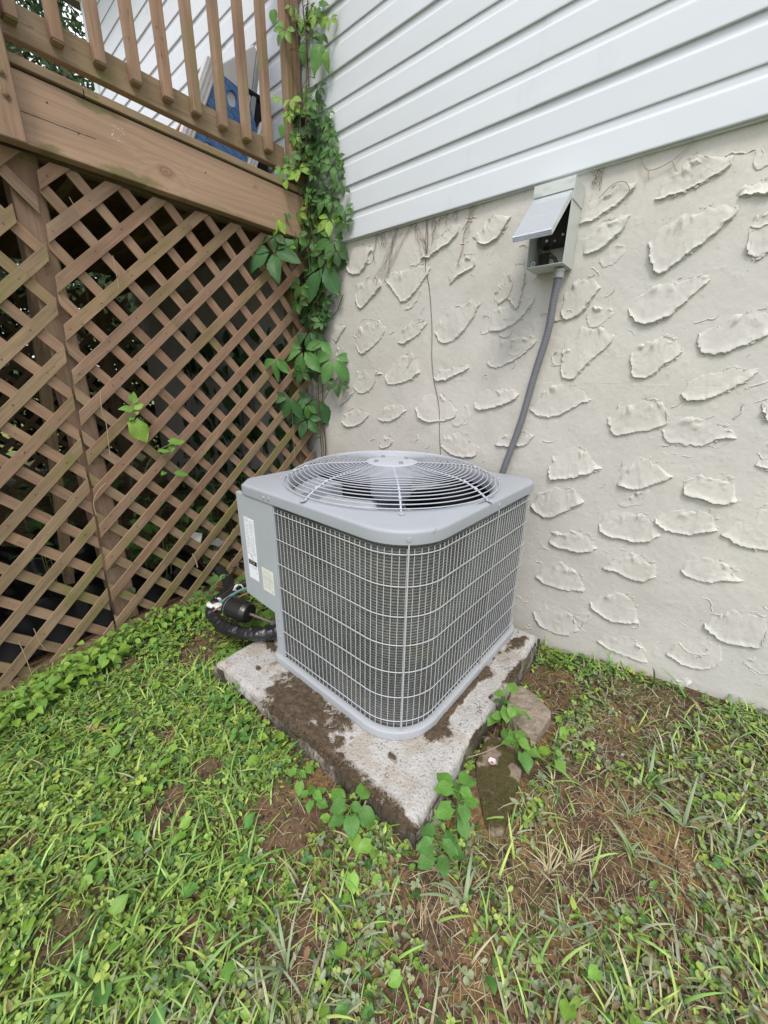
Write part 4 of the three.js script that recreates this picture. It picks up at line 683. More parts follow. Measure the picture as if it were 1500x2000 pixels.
{
  const tan = new THREE.MeshStandardMaterial({ roughness: 0.95, bumpMap: tex(256, (u, v) => g1(fbm(u * 30, v * 30, 251, 4, 30)), { srgb: false }), bumpScale: 0.006, map: tex(512, (u, v) => { const f = vn(u * 200, v * 200, 253, 200), m = fbm(u * 16, v * 16, 255, 4, 16); let c = mix3([0.15, 0.12, 0.092], [0.36, 0.305, 0.245], m * 0.7 + f * 0.3); if (f > 0.9) c = [0.5, 0.43, 0.36]; if (vn(u * 120, v * 120, 256, 120) > 0.9) c = c.map((q) => q * 0.45); return c; }) });
  const mossy = new THREE.MeshStandardMaterial({ roughness: 0.97, bumpMap: tan.bumpMap, bumpScale: 0.008, map: tex(512, (u, v) => { const f = vn(u * 220, v * 220, 257, 220), m = fbm(u * 14, v * 14, 259, 4, 14); let c = mix3([0.12, 0.092, 0.068], [0.30, 0.245, 0.19], m * 0.6 + f * 0.4); c = mix3(c, mix3([0.035, 0.026, 0.014], [0.075, 0.07, 0.016], f), smooth(0.42, 0.56, fbm(u * 9, v * 9, 261, 4, 9))); if (f > 0.955) c = [0.4, 0.22, 0.12]; return c; }) });
  rock('concrete_block', 'tan weathered concrete chunk behind the heart leaved plant, right of the pad', 'concrete chunk', [[1.512, 0.40], [1.53, 0.365], [1.59, 0.372], [1.655, 0.413], [1.664, 0.435], [1.655, 0.53], [1.62, 0.555], [1.535, 0.52]], -0.06, 0.062, 263, tan);
  rock('mossy_rock', 'dark mossy pointed stone wedged against the right side of the pad', 'stone', [[1.535, 0.66], [1.60, 0.62], [1.655, 0.645], [1.672, 0.72], [1.682, 0.81], [1.688, 0.865], [1.668, 0.892], [1.64, 0.875], [1.595, 0.82], [1.548, 0.75]], -0.05, 0.068, 267, mossy, -0.12);
}

// ---------------------------------------------------------------- leaves
// a leaf lies along +y from its base at the origin, its upper face towards +z
function leafGeo(L, W, o = {}) {
  const { base = 0.75, n = 9, fold = 0.18, droop = 0.25, heart = 0, serr = 0, tip = 1.25, peak = 0.4, wave = 0, twist = 0, sd = 1 } = o;
  const P = [], U = [], I = [];
  for (let j = 0; j <= n; j++) {
    const t = j / n; let w = t < peak ? Math.sin(t / peak * Math.PI / 2) ** base : Math.pow(Math.cos((t - peak) / (1 - peak) * Math.PI / 2), tip);
    if (heart && t < peak) w = Math.max(w, 0.62 * (1 - t) + 0.1) * (t === 0 ? 0.75 : 1);
    w *= W / 2; const sr = serr && j > 0 && j < n ? (j % 2 ? 1 + serr : 1 - serr * 0.6) : 1;
    for (let i = -2; i <= 2; i++) {
      const s = i / 2, x = s * w * (Math.abs(i) === 2 ? sr : 1);
      let y = L * t - (heart && t < 0.3 ? heart * L * Math.abs(s) * (1 - t / 0.3) : 0), z = fold * Math.abs(x) * 1.4 - fold * 0.5 * (x * x) / (W || 1) - droop * L * t * t + wave * W * Math.sin(t * 9 + sd) * s * s;
      const tw = twist * t, xx = x * Math.cos(tw) - z * Math.sin(tw), zz = x * Math.sin(tw) + z * Math.cos(tw);
      P.push(xx, y, zz); U.push(0.5 + s * 0.5 * (w / (W / 2) * 0.9 + 0.05), t);
    }
  }
  for (let j = 0; j < n; j++) for (let i = 0; i < 4; i++) { const a = j * 5 + i, b = a + 1, c = a + 5, d = c + 1; I.push(a, b, d, a, d, c); }
  const g = new THREE.BufferGeometry(); g.setAttribute('position', new THREE.Float32BufferAttribute(P, 3)); g.setAttribute('uv', new THREE.Float32BufferAttribute(U, 2)); g.setIndex(I); g.computeVertexNormals(); return g;
}
const leafMapTex = tex(256, (u, v) => {
  const x = Math.abs(u - 0.5) * 2, rib = 1 - smooth(0.0, 0.05, x), side = 1 - smooth(0.0, 0.10, Math.abs(((v * 7 - x * 2.2) % 1 + 1) % 1 - 0.5) * 2);
  const k = 0.86 + 0.26 * (fbm(u * 9, v * 9, 271, 4) - 0.5) + 0.16 * (vn(u * 60, v * 60, 273) - 0.5);
  let c = [0.80 * k, 0.86 * k, 0.78 * k]; c = mix3(c, [1, 1, 0.9], rib * 0.6 + side * 0.22);
  const hole = smooth(0.75, 0.8, fbm(u * 7 + 3, v * 7, 275, 3)); return mix3(c, [0.75, 0.6, 0.3], hole * 0.5);
});
const leafBump = tex(256, (u, v) => { const x = Math.abs(u - 0.5) * 2; return g1(0.5 - 0.4 * (1 - smooth(0, 0.06, x)) - 0.3 * (1 - smooth(0, 0.2, Math.abs(((v * 7 - x * 2.2) % 1 + 1) % 1 - 0.5) * 2)) + 0.2 * fbm(u * 12, v * 12, 277, 3)); }, { srgb: false });
const leafMat = (r, g, b, o = {}) => new THREE.MeshPhysicalMaterial({ color: new THREE.Color(r, g, b), map: leafMapTex, bumpMap: leafBump, bumpScale: 0.0012, roughness: 0.45, specularIntensity: 0.5, transmission: 0.2, thickness: 0, side: THREE.DoubleSide, ...o });
const LM = {
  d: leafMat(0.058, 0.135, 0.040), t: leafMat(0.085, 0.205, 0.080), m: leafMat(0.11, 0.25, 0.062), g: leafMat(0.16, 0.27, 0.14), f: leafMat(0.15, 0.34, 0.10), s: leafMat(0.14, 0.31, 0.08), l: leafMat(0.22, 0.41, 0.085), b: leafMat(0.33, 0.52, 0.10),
  w: leafMat(0.17, 0.37, 0.07), y: leafMat(0.27, 0.43, 0.06),
};
const stemMat = new THREE.MeshStandardMaterial({ color: new THREE.Color(0.11, 0.07, 0.04), roughness: 0.8 }), greenStem = new THREE.MeshStandardMaterial({ color: new THREE.Color(0.16, 0.25, 0.07), roughness: 0.6 });
function aim(o, tipDir, normal) {
  const Y = tipDir.clone().normalize(), Z = normal.clone().addScaledVector(Y, -normal.dot(Y)).normalize(), X = Y.clone().cross(Z);
  o.quaternion.setFromRotationMatrix(new THREE.Matrix4().makeBasis(X, Y, Z)); return o;
}
reseed(404);
const palm = [], single = [], heartG = [];
for (let v = 0; v < 6; v++) {
  const L = [], offs = [[0, 1], [0.95, 0.95], [-0.95, 0.95], [1.95, 0.72], [-1.95, 0.72]].slice(0, v === 5 ? 3 : 5);
  for (const [a, k] of offs) L.push(leafGeo(0.92 * k, 0.47 * k, { n: 12, base: 1.15, fold: rr(0.1, 0.3), droop: rr(0.12, 0.4), serr: 0.06, peak: 0.5, tip: 0.9, wave: 0.05, sd: v + a }).rotateX(rr(-0.1, 0.25)).translate(0, 0.09, 0).rotateZ(a + rr(-0.15, 0.15)));
  palm.push(merge(L));
}
for (let v = 0; v < 4; v++) single.push(leafGeo(1, 0.66, { n: 14, fold: rr(0.1, 0.3), droop: rr(0.1, 0.35), serr: 0.05, peak: 0.4, tip: 1.15, wave: 0.05, sd: v * 2 }));
for (let v = 0; v < 4; v++) heartG.push(leafGeo(1, 0.86, { n: 10, fold: rr(0.08, 0.28), droop: rr(0.12, 0.4), heart: 0.16, peak: 0.34, tip: 1.05, serr: 0.02, wave: 0.06, sd: v * 3 }));

// ---------------------------------------------------------------- climbing creeper in the corner
const vine = thing('creeper_vine', 'green climbing creeper growing up the corner between the deck and the house siding', 'climbing plant', [0.1, 0, 0.06]);
vine.position.set(0, 0, 0);
function creeperLeaf(x, y, z, r, kind) {
  const geo = kind === 's' ? pick(single) : pick(palm);
  const m = part('leaf', geo, rnd() < 0.22 ? LM[{ d: 'm', m: 'l', l: 'b', b: 'y', t: 'f', f: 's', g: 'm', s: 'l' }[kind]] : LM[kind], vine), k = kind === 's' ? r * 1.1 : r * (kind === 't' || kind === 'f' ? 1.25 : 1.0);
  m.scale.set(k, k, k * rr(0.9, 1.3));
  const up = V3(rr(-0.5, 0.5), -1, rr(0.15, 0.6)), nrm = V3(rr(0.0, 0.75), rr(0.15, 0.75), rr(0.5, 1));
  if (kind === 'g') { nrm.set(rr(0.2, 0.9), rr(-0.1, 0.4), rr(0.5, 1)); up.set(rr(-1, 1), rr(-1, 0.4), 0.2); }
  aim(m, up, nrm); m.position.set(x + 0.0, y + (kind === 's' ? r * 0.45 : r * 0.15), z);
}
creeperLeaf(0.055, 2.631, 0.094, 0.037, 'l'); creeperLeaf(0.055, 2.553, 0.191, 0.052, 's'); creeperLeaf(0.169, 2.601, 0.05, 0.059, 'm'); creeperLeaf(0.168, 2.58, 0.05, 0.056, 'b'); creeperLeaf(0.244, 2.532, 0.05, 0.048, 'b'); creeperLeaf(0.065, 2.608, 0.05, 0.058, 'l');
creeperLeaf(0.055, 2.531, 0.138, 0.063, 'l'); creeperLeaf(0.064, 2.589, 0.05, 0.062, 'm'); creeperLeaf(0.078, 2.499, 0.05, 0.069, 's'); creeperLeaf(0.19, 2.436, 0.05, 0.101, 's'); creeperLeaf(0.239, 2.417, 0.05, 0.073, 's'); creeperLeaf(0.189, 2.513, 0.05, 0.043, 'd');
creeperLeaf(0.056, 2.366, 0.05, 0.046, 'm'); creeperLeaf(0.164, 2.34, 0.05, 0.052, 'd'); creeperLeaf(0.125, 2.318, 0.05, 0.063, 'm'); creeperLeaf(0.055, 2.31, 0.118, 0.063, 'b'); creeperLeaf(0.055, 2.282, 0.199, 0.031, 'b'); creeperLeaf(0.055, 2.273, 0.117, 0.042, 'b');
creeperLeaf(0.055, 2.3, 0.062, 0.043, 'b'); creeperLeaf(0.055, 2.242, 0.145, 0.039, 'b'); creeperLeaf(0.072, 2.28, 0.05, 0.043, 'm'); creeperLeaf(0.179, 2.24, 0.05, 0.07, 'd'); creeperLeaf(0.226, 2.241, 0.05, 0.031, 'm'); creeperLeaf(0.055, 2.227, 0.085, 0.065, 'g');
creeperLeaf(0.081, 2.238, 0.05, 0.065, 'g'); creeperLeaf(0.14, 2.208, 0.05, 0.061, 'g'); creeperLeaf(0.055, 2.18, 0.11, 0.043, 'm'); creeperLeaf(0.055, 2.183, 0.17, 0.053, 's'); creeperLeaf(0.197, 2.18, 0.05, 0.063, 'd'); creeperLeaf(0.238, 2.148, 0.05, 0.045, 'm');
creeperLeaf(0.109, 2.155, 0.05, 0.066, 'm'); creeperLeaf(0.241, 2.106, 0.05, 0.046, 'm'); creeperLeaf(0.055, 2.199, 0.05, 0.048, 'd'); creeperLeaf(0.055, 2.256, 0.083, 0.04, 'd'); creeperLeaf(0.089, 2.195, 0.05, 0.051, 'd'); creeperLeaf(0.174, 2.142, 0.05, 0.054, 'd');
creeperLeaf(0.214, 2.202, 0.05, 0.042, 'm'); creeperLeaf(0.161, 2.282, 0.05, 0.039, 'd'); creeperLeaf(0.123, 2.527, 0.05, 0.041, 'd'); creeperLeaf(0.119, 2.62, 0.05, 0.04, 'd'); creeperLeaf(0.055, 2.091, 0.143, 0.054, 'd'); creeperLeaf(0.055, 2.137, 0.064, 0.074, 'b');
creeperLeaf(0.055, 2.054, 0.106, 0.085, 'b'); creeperLeaf(0.055, 1.992, 0.177, 0.069, 'b'); creeperLeaf(0.055, 2.027, 0.196, 0.047, 'l'); creeperLeaf(0.225, 2.094, 0.05, 0.064, 'm'); creeperLeaf(0.192, 2.06, 0.05, 0.047, 'g'); creeperLeaf(0.249, 2.034, 0.05, 0.071, 'g');
creeperLeaf(0.3, 2.009, 0.05, 0.032, 'g'); creeperLeaf(0.161, 2.006, 0.05, 0.044, 'g'); creeperLeaf(0.216, 1.996, 0.05, 0.047, 'g'); creeperLeaf(0.112, 2.042, 0.05, 0.045, 'g'); creeperLeaf(0.273, 1.975, 0.05, 0.053, 'm'); creeperLeaf(0.308, 1.941, 0.05, 0.046, 'd');
creeperLeaf(0.257, 1.959, 0.05, 0.043, 'd'); creeperLeaf(0.055, 1.95, 0.066, 0.073, 'b'); creeperLeaf(0.055, 1.881, 0.109, 0.057, 'b'); creeperLeaf(0.055, 1.82, 0.23, 0.081, 'b'); creeperLeaf(0.055, 1.862, 0.179, 0.041, 'm'); creeperLeaf(0.089, 1.864, 0.05, 0.081, 'l');
creeperLeaf(0.214, 1.832, 0.05, 0.086, 'l'); creeperLeaf(0.184, 1.919, 0.05, 0.074, 'm'); creeperLeaf(0.233, 1.905, 0.05, 0.055, 'm'); creeperLeaf(0.321, 1.853, 0.05, 0.057, 'm'); creeperLeaf(0.315, 1.8, 0.05, 0.065, 'd'); creeperLeaf(0.126, 1.897, 0.05, 0.053, 'd');
creeperLeaf(0.138, 1.789, 0.05, 0.042, 'm'); creeperLeaf(0.055, 1.773, 0.125, 0.073, 'm'); creeperLeaf(0.077, 1.777, 0.05, 0.09, 'm'); creeperLeaf(0.232, 1.743, 0.05, 0.102, 'd'); creeperLeaf(0.055, 1.72, 0.185, 0.046, 'm'); creeperLeaf(0.055, 1.665, 0.279, 0.122, 't');
creeperLeaf(0.055, 1.745, 0.259, 0.081, 'd'); creeperLeaf(0.162, 1.703, 0.05, 0.074, 'm'); creeperLeaf(0.219, 1.684, 0.05, 0.057, 'l'); creeperLeaf(0.258, 1.694, 0.05, 0.075, 'd'); creeperLeaf(0.091, 1.718, 0.05, 0.071, 'd'); creeperLeaf(0.159, 1.639, 0.05, 0.153, 't');
creeperLeaf(0.055, 1.558, 0.116, 0.076, 'd'); creeperLeaf(0.106, 1.556, 0.05, 0.069, 'd'); creeperLeaf(0.149, 2.089, 0.05, 0.055, 'd'); creeperLeaf(0.091, 2.072, 0.05, 0.056, 'd'); creeperLeaf(0.159, 1.967, 0.05, 0.056, 'd'); creeperLeaf(0.074, 1.988, 0.05, 0.053, 'd');
creeperLeaf(0.13, 1.95, 0.05, 0.056, 'd'); creeperLeaf(0.27, 2.053, 0.05, 0.046, 'g'); creeperLeaf(0.202, 1.948, 0.05, 0.059, 'd'); creeperLeaf(0.055, 2.004, 0.072, 0.045, 'd'); creeperLeaf(0.269, 1.858, 0.05, 0.047, 'd'); creeperLeaf(0.171, 1.872, 0.05, 0.06, 'd');
creeperLeaf(0.055, 1.846, 0.068, 0.054, 'd'); creeperLeaf(0.161, 1.801, 0.05, 0.061, 'd'); creeperLeaf(0.055, 1.238, 0.122, 0.13, 'f'); creeperLeaf(0.055, 1.34, 0.082, 0.108, 't'); creeperLeaf(0.055, 1.196, 0.299, 0.093, 'f'); creeperLeaf(0.219, 1.205, 0.05, 0.119, 'f');
creeperLeaf(0.055, 1.136, 0.14, 0.073, 'd'); creeperLeaf(0.059, 1.142, 0.05, 0.065, 'd'); creeperLeaf(0.248, 1.08, 0.05, 0.076, 'd'); creeperLeaf(0.055, 1.003, 0.221, 0.108, 't'); creeperLeaf(0.064, 0.99, 0.05, 0.148, 't'); creeperLeaf(0.055, 0.878, 0.122, 0.09, 't');
creeperLeaf(0.055, 0.96, 0.117, 0.08, 'd'); creeperLeaf(0.055, 1.476, 0.139, 0.06, 'd'); creeperLeaf(0.055, 1.441, 0.076, 0.057, 'd'); creeperLeaf(0.11, 1.514, 0.05, 0.056, 'd'); creeperLeaf(0.161, 1.493, 0.05, 0.06, 'd'); creeperLeaf(0.119, 1.439, 0.05, 0.053, 'd');
creeperLeaf(0.156, 1.401, 0.05, 0.044, 'd'); creeperLeaf(0.055, 1.546, 0.081, 0.061, 'm'); creeperLeaf(0.067, 1.479, 0.05, 0.057, 'd'); creeperLeaf(0.055, 1.401, 0.078, 0.053, 'd'); creeperLeaf(0.103, 1.392, 0.05, 0.053, 'd'); creeperLeaf(0.071, 1.537, 0.05, 0.052, 'd');
creeperLeaf(0.171, 1.435, 0.05, 0.047, 'd');{
  const st = [];
  for (let i = 0; i < 4; i++) { const pts = []; let x = rr(0.02, 0.13), z = rr(0.02, 0.07); for (let y = -0.05; y < 2.9; y += 0.16) { x += rr(-0.022, 0.022) + (0.07 - x) * 0.12; z = clamp(z + rr(-0.014, 0.014), 0.014, 0.08); pts.push([x + (y > 1.6 && i > 4 ? 0.04 : 0), y, z + (y > 1.72 ? 0.025 : 0)]); } st.push(tube(pts, rr(0.0014, 0.003), 90, 6)); }
  for (let i = 0; i < 26; i++) { const y = rr(0.75, 2.6), x = rr(0.03, 0.16), z = 0.05; st.push(tube([[x, y, z], [x + rr(-0.06, 0.08), y + rr(-0.03, 0.06), z + rr(0.01, 0.05)], [x + rr(-0.1, 0.14), y + rr(-0.08, 0.05), z + rr(0.02, 0.08)]], 0.0013, 8, 5)); }
  st.push(tube([[0.13, 1.42, 0.012], [0.20, 1.44, 0.012], [0.26, 1.52, 0.012]], 0.0022, 12, 5), tube([[0.10, 1.0, 0.02], [0.16, 1.07, 0.02], [0.23, 1.12, 0.03]], 0.002, 12, 5), tube([[0.07, 0.62, 0.012], [0.085, 0.75, 0.012], [0.07, 0.86, 0.02]], 0.002, 14, 5));
  st.forEach((g) => part('stem', g, stemMat, vine));
  // shaded inner leaves between the stems
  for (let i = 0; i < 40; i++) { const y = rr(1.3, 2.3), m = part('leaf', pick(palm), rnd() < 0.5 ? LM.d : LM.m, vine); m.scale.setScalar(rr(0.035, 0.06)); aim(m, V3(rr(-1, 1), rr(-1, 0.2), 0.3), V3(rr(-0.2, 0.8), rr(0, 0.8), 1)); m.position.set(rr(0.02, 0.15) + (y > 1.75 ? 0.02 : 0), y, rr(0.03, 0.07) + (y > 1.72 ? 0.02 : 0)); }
  // the tan withered sprig at the very top
  for (let i = 0; i < 5; i++) { const m = part('leaf', pick(single), new THREE.MeshStandardMaterial({ color: new THREE.Color(0.42, 0.28, 0.13), roughness: 0.8, side: THREE.DoubleSide }), vine); m.scale.setScalar(rr(0.025, 0.045)); aim(m, V3(rr(-0.5, 0.5), -1, 0.2), V3(rr(-0.5, 0.8), 0.2, 1)); m.position.set(0.27 + rr(-0.03, 0.05), 2.64 + rr(-0.03, 0.05), 0.07); }
}
// the same creeper's older growth on the foundation wall, seen through the lattice
{
  const v = thing('creeper_vine', 'dark leaves climbing the foundation wall behind the right lattice panel', 'climbing plant', [0, 0, 0]), st = [];
  for (let i = 0; i < 7; i++) { const pts = []; let x = -0.12 - i * 0.13; for (let y = 0; y < 1.7 - i * 0.12; y += 0.15) { x += rr(-0.05, 0.05); pts.push([x, y, 0.02]); } st.push(tube(pts, 0.003, 50, 5)); }
  st.forEach((g) => part('stem', g, stemMat, v));
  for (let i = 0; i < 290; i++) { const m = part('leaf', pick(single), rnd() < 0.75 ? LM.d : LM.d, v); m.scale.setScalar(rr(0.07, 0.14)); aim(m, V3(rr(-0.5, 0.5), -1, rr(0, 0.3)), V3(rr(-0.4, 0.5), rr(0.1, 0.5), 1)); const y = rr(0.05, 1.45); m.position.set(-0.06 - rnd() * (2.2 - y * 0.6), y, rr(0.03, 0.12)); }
}
// dried rootlets and an old runner clinging to the parging
{
  const v = thing('dried_runner', 'thin dried creeper runner hanging down the cream wall above the unit', 'dead vine', [0, 0, 0]);
  const main = [[0.755, 1.746], [0.767, 1.665], [0.764, 1.573], [0.785, 1.494], [0.81, 1.332], [0.822, 1.205], [0.833, 1.118], [0.862, 1.041], [0.876, 0.985], [0.884, 0.87], [0.90, 0.787], [0.915, 0.69]];
  part('runner', tube(main.map((p) => [p[0] + rr(-0.003, 0.003), p[1], wallZ(p[0], p[1]) + 0.0035]), 0.0012, 90, 5), stemMat, v);
  const r = thing('dried_rootlets', 'tangle of reddish dried rootlets under the siding edge above the unit', 'dead vine', [0, 0, 0]), L = [];
  const red = new THREE.MeshStandardMaterial({ color: new THREE.Color(0.20, 0.125, 0.095), roughness: 0.9 });
  const strand = (x0, y0, x1, y1, w, n) => { for (let k = 0; k < n; k++) { const pts = [], a = rr(-w, w), b = rr(-w, w); for (let i = 0; i <= 7; i++) { const t = i / 7, x = mix(x0 + a, x1 + b, t) + rr(-0.007, 0.007), y = mix(y0, y1 * rr(0.99, 1.01), t); pts.push([x, y, Math.max(wallZ(x, y), 0) + 0.004 + rr(0, 0.004)]); } L.push(tube(pts, rr(0.0003, 0.0007), 24, 4)); } };
  strand(0.48, 1.75, 0.464, 1.64, 0.01, 3); strand(0.62, 1.75, 0.54, 1.56, 0.03, 7); strand(0.68, 1.75, 0.52, 1.55, 0.012, 4); strand(0.60, 1.72, 0.47, 1.55, 0.02, 4); strand(0.70, 1.75, 0.77, 1.60, 0.03, 5); strand(0.79, 1.75, 0.81, 1.65, 0.02, 6); strand(0.75, 1.75, 0.76, 1.59, 0.02, 5); strand(0.97, 1.75, 0.92, 1.55, 0.006, 3); strand(0.98, 1.75, 0.95, 1.66, 0.012, 3); strand(0.52, 1.75, 0.53, 1.69, 0.05, 9); strand(0.86, 1.75, 0.85, 1.71, 0.06, 8); strand(1.40, 1.74, 1.41, 1.69, 0.02, 8);
  part('rootlet', L, red, r);
  const w = thing('dried_rootlets', 'pale dried stems below the siding edge right of the metal box', 'dead vine', [0, 0, 0]), L2 = [];
  for (const pts of [[[1.52, 1.735], [1.545, 1.70], [1.60, 1.708], [1.64, 1.742]], [[1.545, 1.70], [1.55, 1.675]], [[1.60, 1.708], [1.615, 1.68]], [[1.42, 1.66], [1.46, 1.69], [1.49, 1.685], [1.51, 1.655]]]) L2.push(tube(pts.map((p) => [p[0], p[1], 0.012]), 0.0014, 14, 5));
  const pm = new THREE.MeshStandardMaterial({ color: new THREE.Color(0.36, 0.29, 0.22), roughness: 0.9 }); L2.forEach((g) => part('stem', g, pm, w));
}

// ---------------------------------------------------------------- broad leaved weeds, each plant a thing
function weed(name, label, group, x, z, o) {
  const { h = 0.12, n = 8, size = 0.05, spread = 0.08, tones = ['w', 'w', 'l'], lean = [0, 0], geo = heartG, y = gy(x, z) } = o;
  const t = thing(name, label, 'weed', [x, y, z], group), st = [];
  const stems = o.stems || 1;
  for (let s = 0; s < stems; s++) {
    const bx0 = stems > 1 ? rr(-spread, spread) * 0.8 : 0, bz0 = stems > 1 ? rr(-spread, spread) * 0.8 : 0, hh = h * rr(0.75, 1.1);
    const top = V3(bx0 + lean[0] * hh, hh, bz0 + lean[1] * hh);
    st.push(tube([[bx0 * 0.6, -0.02, bz0 * 0.6], [bx0 + lean[0] * hh * 0.3, hh * 0.5, bz0 + lean[1] * hh * 0.3], top], 0.0016, 8, 5));
    const per = Math.ceil(n / stems);
    for (let i = 0; i < per; i++) {
      const f = 1 - (i / per) * 0.75, a = i * 2.4 + s * 1.3 + rr(-0.3, 0.3), base = V3(bx0 + lean[0] * hh * f * f, hh * f, bz0 + lean[1] * hh * f * f), pl = (o.pet ?? 0.5) * size * rr(0.7, 1.5) * (i === 0 ? 0.2 : 1);
      const end = base.clone().add(V3(Math.cos(a) * pl, pl * 0.55, Math.sin(a) * pl)); st.push(tube([base, base.clone().lerp(end, 0.5).add(V3(0, 0.002, 0)), end], 0.001, 4, 4));
      const m = part('leaf', pick(geo), LM[pick(tones)], t), k = size * rr(0.7, 1.15) * (i === 0 ? 0.8 : 1); m.scale.setScalar(k);
      aim(m, V3(Math.cos(a), rr(-0.35, 0.1), Math.sin(a)), V3(rr(-0.25, 0.35), 1, rr(-0.2, 0.4))); m.position.copy(end);
    }
  }
  part('stem', st, greenStem, t); return t;
}
reseed(909);
weed('heart_leaf_weed', 'bright heart leaved weed growing over the concrete chunk right of the pad', undefined, 1.585, 0.60, { h: 0.13, n: 18, size: 0.043, spread: 0.07, stems: 3, tones: ['w', 'l', 'l', 's'], y: 0.03 });
weed('heart_leaf_weed', 'small plant with a drooping yellow green leaf beside the tan concrete chunk', undefined, 1.715, 0.575, { h: 0.05, n: 5, size: 0.036, spread: 0.03, tones: ['y', 'l'] });
weed('heart_leaf_weed', 'tall heart leaved weed at the right of the pad front corner', undefined, 1.588, 0.93, { h: 0.14, n: 9, size: 0.046, spread: 0.03, tones: ['s', 'w'], lean: [0.05, 0.1] });
weed('heart_leaf_weed', 'drooping heart leaves in front of the mossy stone, below the tall weed', undefined, 1.60, 1.02, { h: 0.055, n: 7, size: 0.042, spread: 0.04, tones: ['s', 'm'] });
weed('heart_leaf_weed', 'heart leaved weed with two broad leaves at the middle of the pad front edge', undefined, 1.385, 1.095, { h: 0.075, n: 7, size: 0.044, spread: 0.03, tones: ['s', 'w'] });
weed('heart_leaf_weed', 'small three leaved weed on dark soil by the mossy pad edge', undefined, 1.215, 1.12, { h: 0.075, n: 5, size: 0.032, tones: ['w', 'l'] });
weed('heart_leaf_weed', 'light leaved sprout on bare soil left of the broad leaved weed', undefined, 1.285, 1.13, { h: 0.06, n: 6, size: 0.03, tones: ['l', 'w'] });
weed('oval_leaf_weed', 'little oval leaved weed beside the left corner of the pad', undefined, 0.80, 1.12, { h: 0.06, n: 14, size: 0.026, spread: 0.06, stems: 4, geo: single, tones: ['w', 's'] });
weed('oval_leaf_weed', 'oval leaved weed along the left pad edge, nearer the front', undefined, 0.95, 1.12, { h: 0.055, n: 12, size: 0.026, spread: 0.05, stems: 3, geo: single, tones: ['w', 's'] });
weed('round_leaf_weed', 'pale green round leaves between the black pipe and the pad corner', undefined, 0.615, 1.005, { h: 0.05, n: 7, size: 0.036, spread: 0.05, stems: 2, tones: ['l', 'w'] });
const row = [[0.25, 1.60, 'nearest the left picture edge'], [0.24, 1.52, 'second along the lattice from the left'], [0.21, 1.44, 'third along the lattice from the left'], [0.16, 1.37, 'fourth along the lattice from the left'], [0.17, 1.29, 'fifth along the lattice from the left'], [0.12, 1.21, 'below the foot of the lattice gap'], [0.11, 1.12, 'just right of the foot of the lattice gap'], [0.10, 1.02, 'right of the gap, midway to the pipe'], [0.17, 0.93, 'by the lattice foot, left of the black pipe']];
row.forEach(([x, z, where], i) => weed('oval_leaf_weed', 'bright oval leaved weed ' + where, 'weeds along the lattice foot', x, z, { h: i < 5 ? 0.10 : 0.075, n: i < 5 ? 34 : 26, size: i < 5 ? 0.046 : 0.036, spread: 0.085, stems: 7, geo: single, tones: ['b', 'b', 'l', 'y'], pet: 0.35 }));
weed('oval_leaf_weed', 'dark oval leaved sprig in front of the lattice above the black pipe', undefined, 0.16, 0.86, { h: 0.17, n: 9, size: 0.05, spread: 0.04, stems: 2, geo: single, tones: ['m', 's'] });
weed('oval_leaf_weed', 'large ragged green leaf sprig at the lattice beside the teal cable', undefined, 0.12, 0.74, { h: 0.16, n: 7, size: 0.075, spread: 0.04, stems: 2, geo: single, tones: ['m', 's'] });
weed('oval_leaf_weed', 'leafy weed between the unit cabinet and the lattice, behind the label', undefined, 0.24, 0.60, { h: 0.30, n: 14, size: 0.055, spread: 0.07, stems: 3, geo: single, tones: ['m', 's', 'w'] });
weed('round_leaf_weed', 'bright green weed under the cabinet notch behind the black cylinder', undefined, 0.50, 0.78, { h: 0.11, n: 16, size: 0.05, spread: 0.10, stems: 5, tones: ['l', 'w', 'l'] });
weed('round_leaf_weed', 'yellowish leaves on the ground right of the black cylinder', undefined, 0.60, 0.80, { h: 0.06, n: 9, size: 0.05, spread: 0.07, stems: 3, tones: ['y', 'l'] });
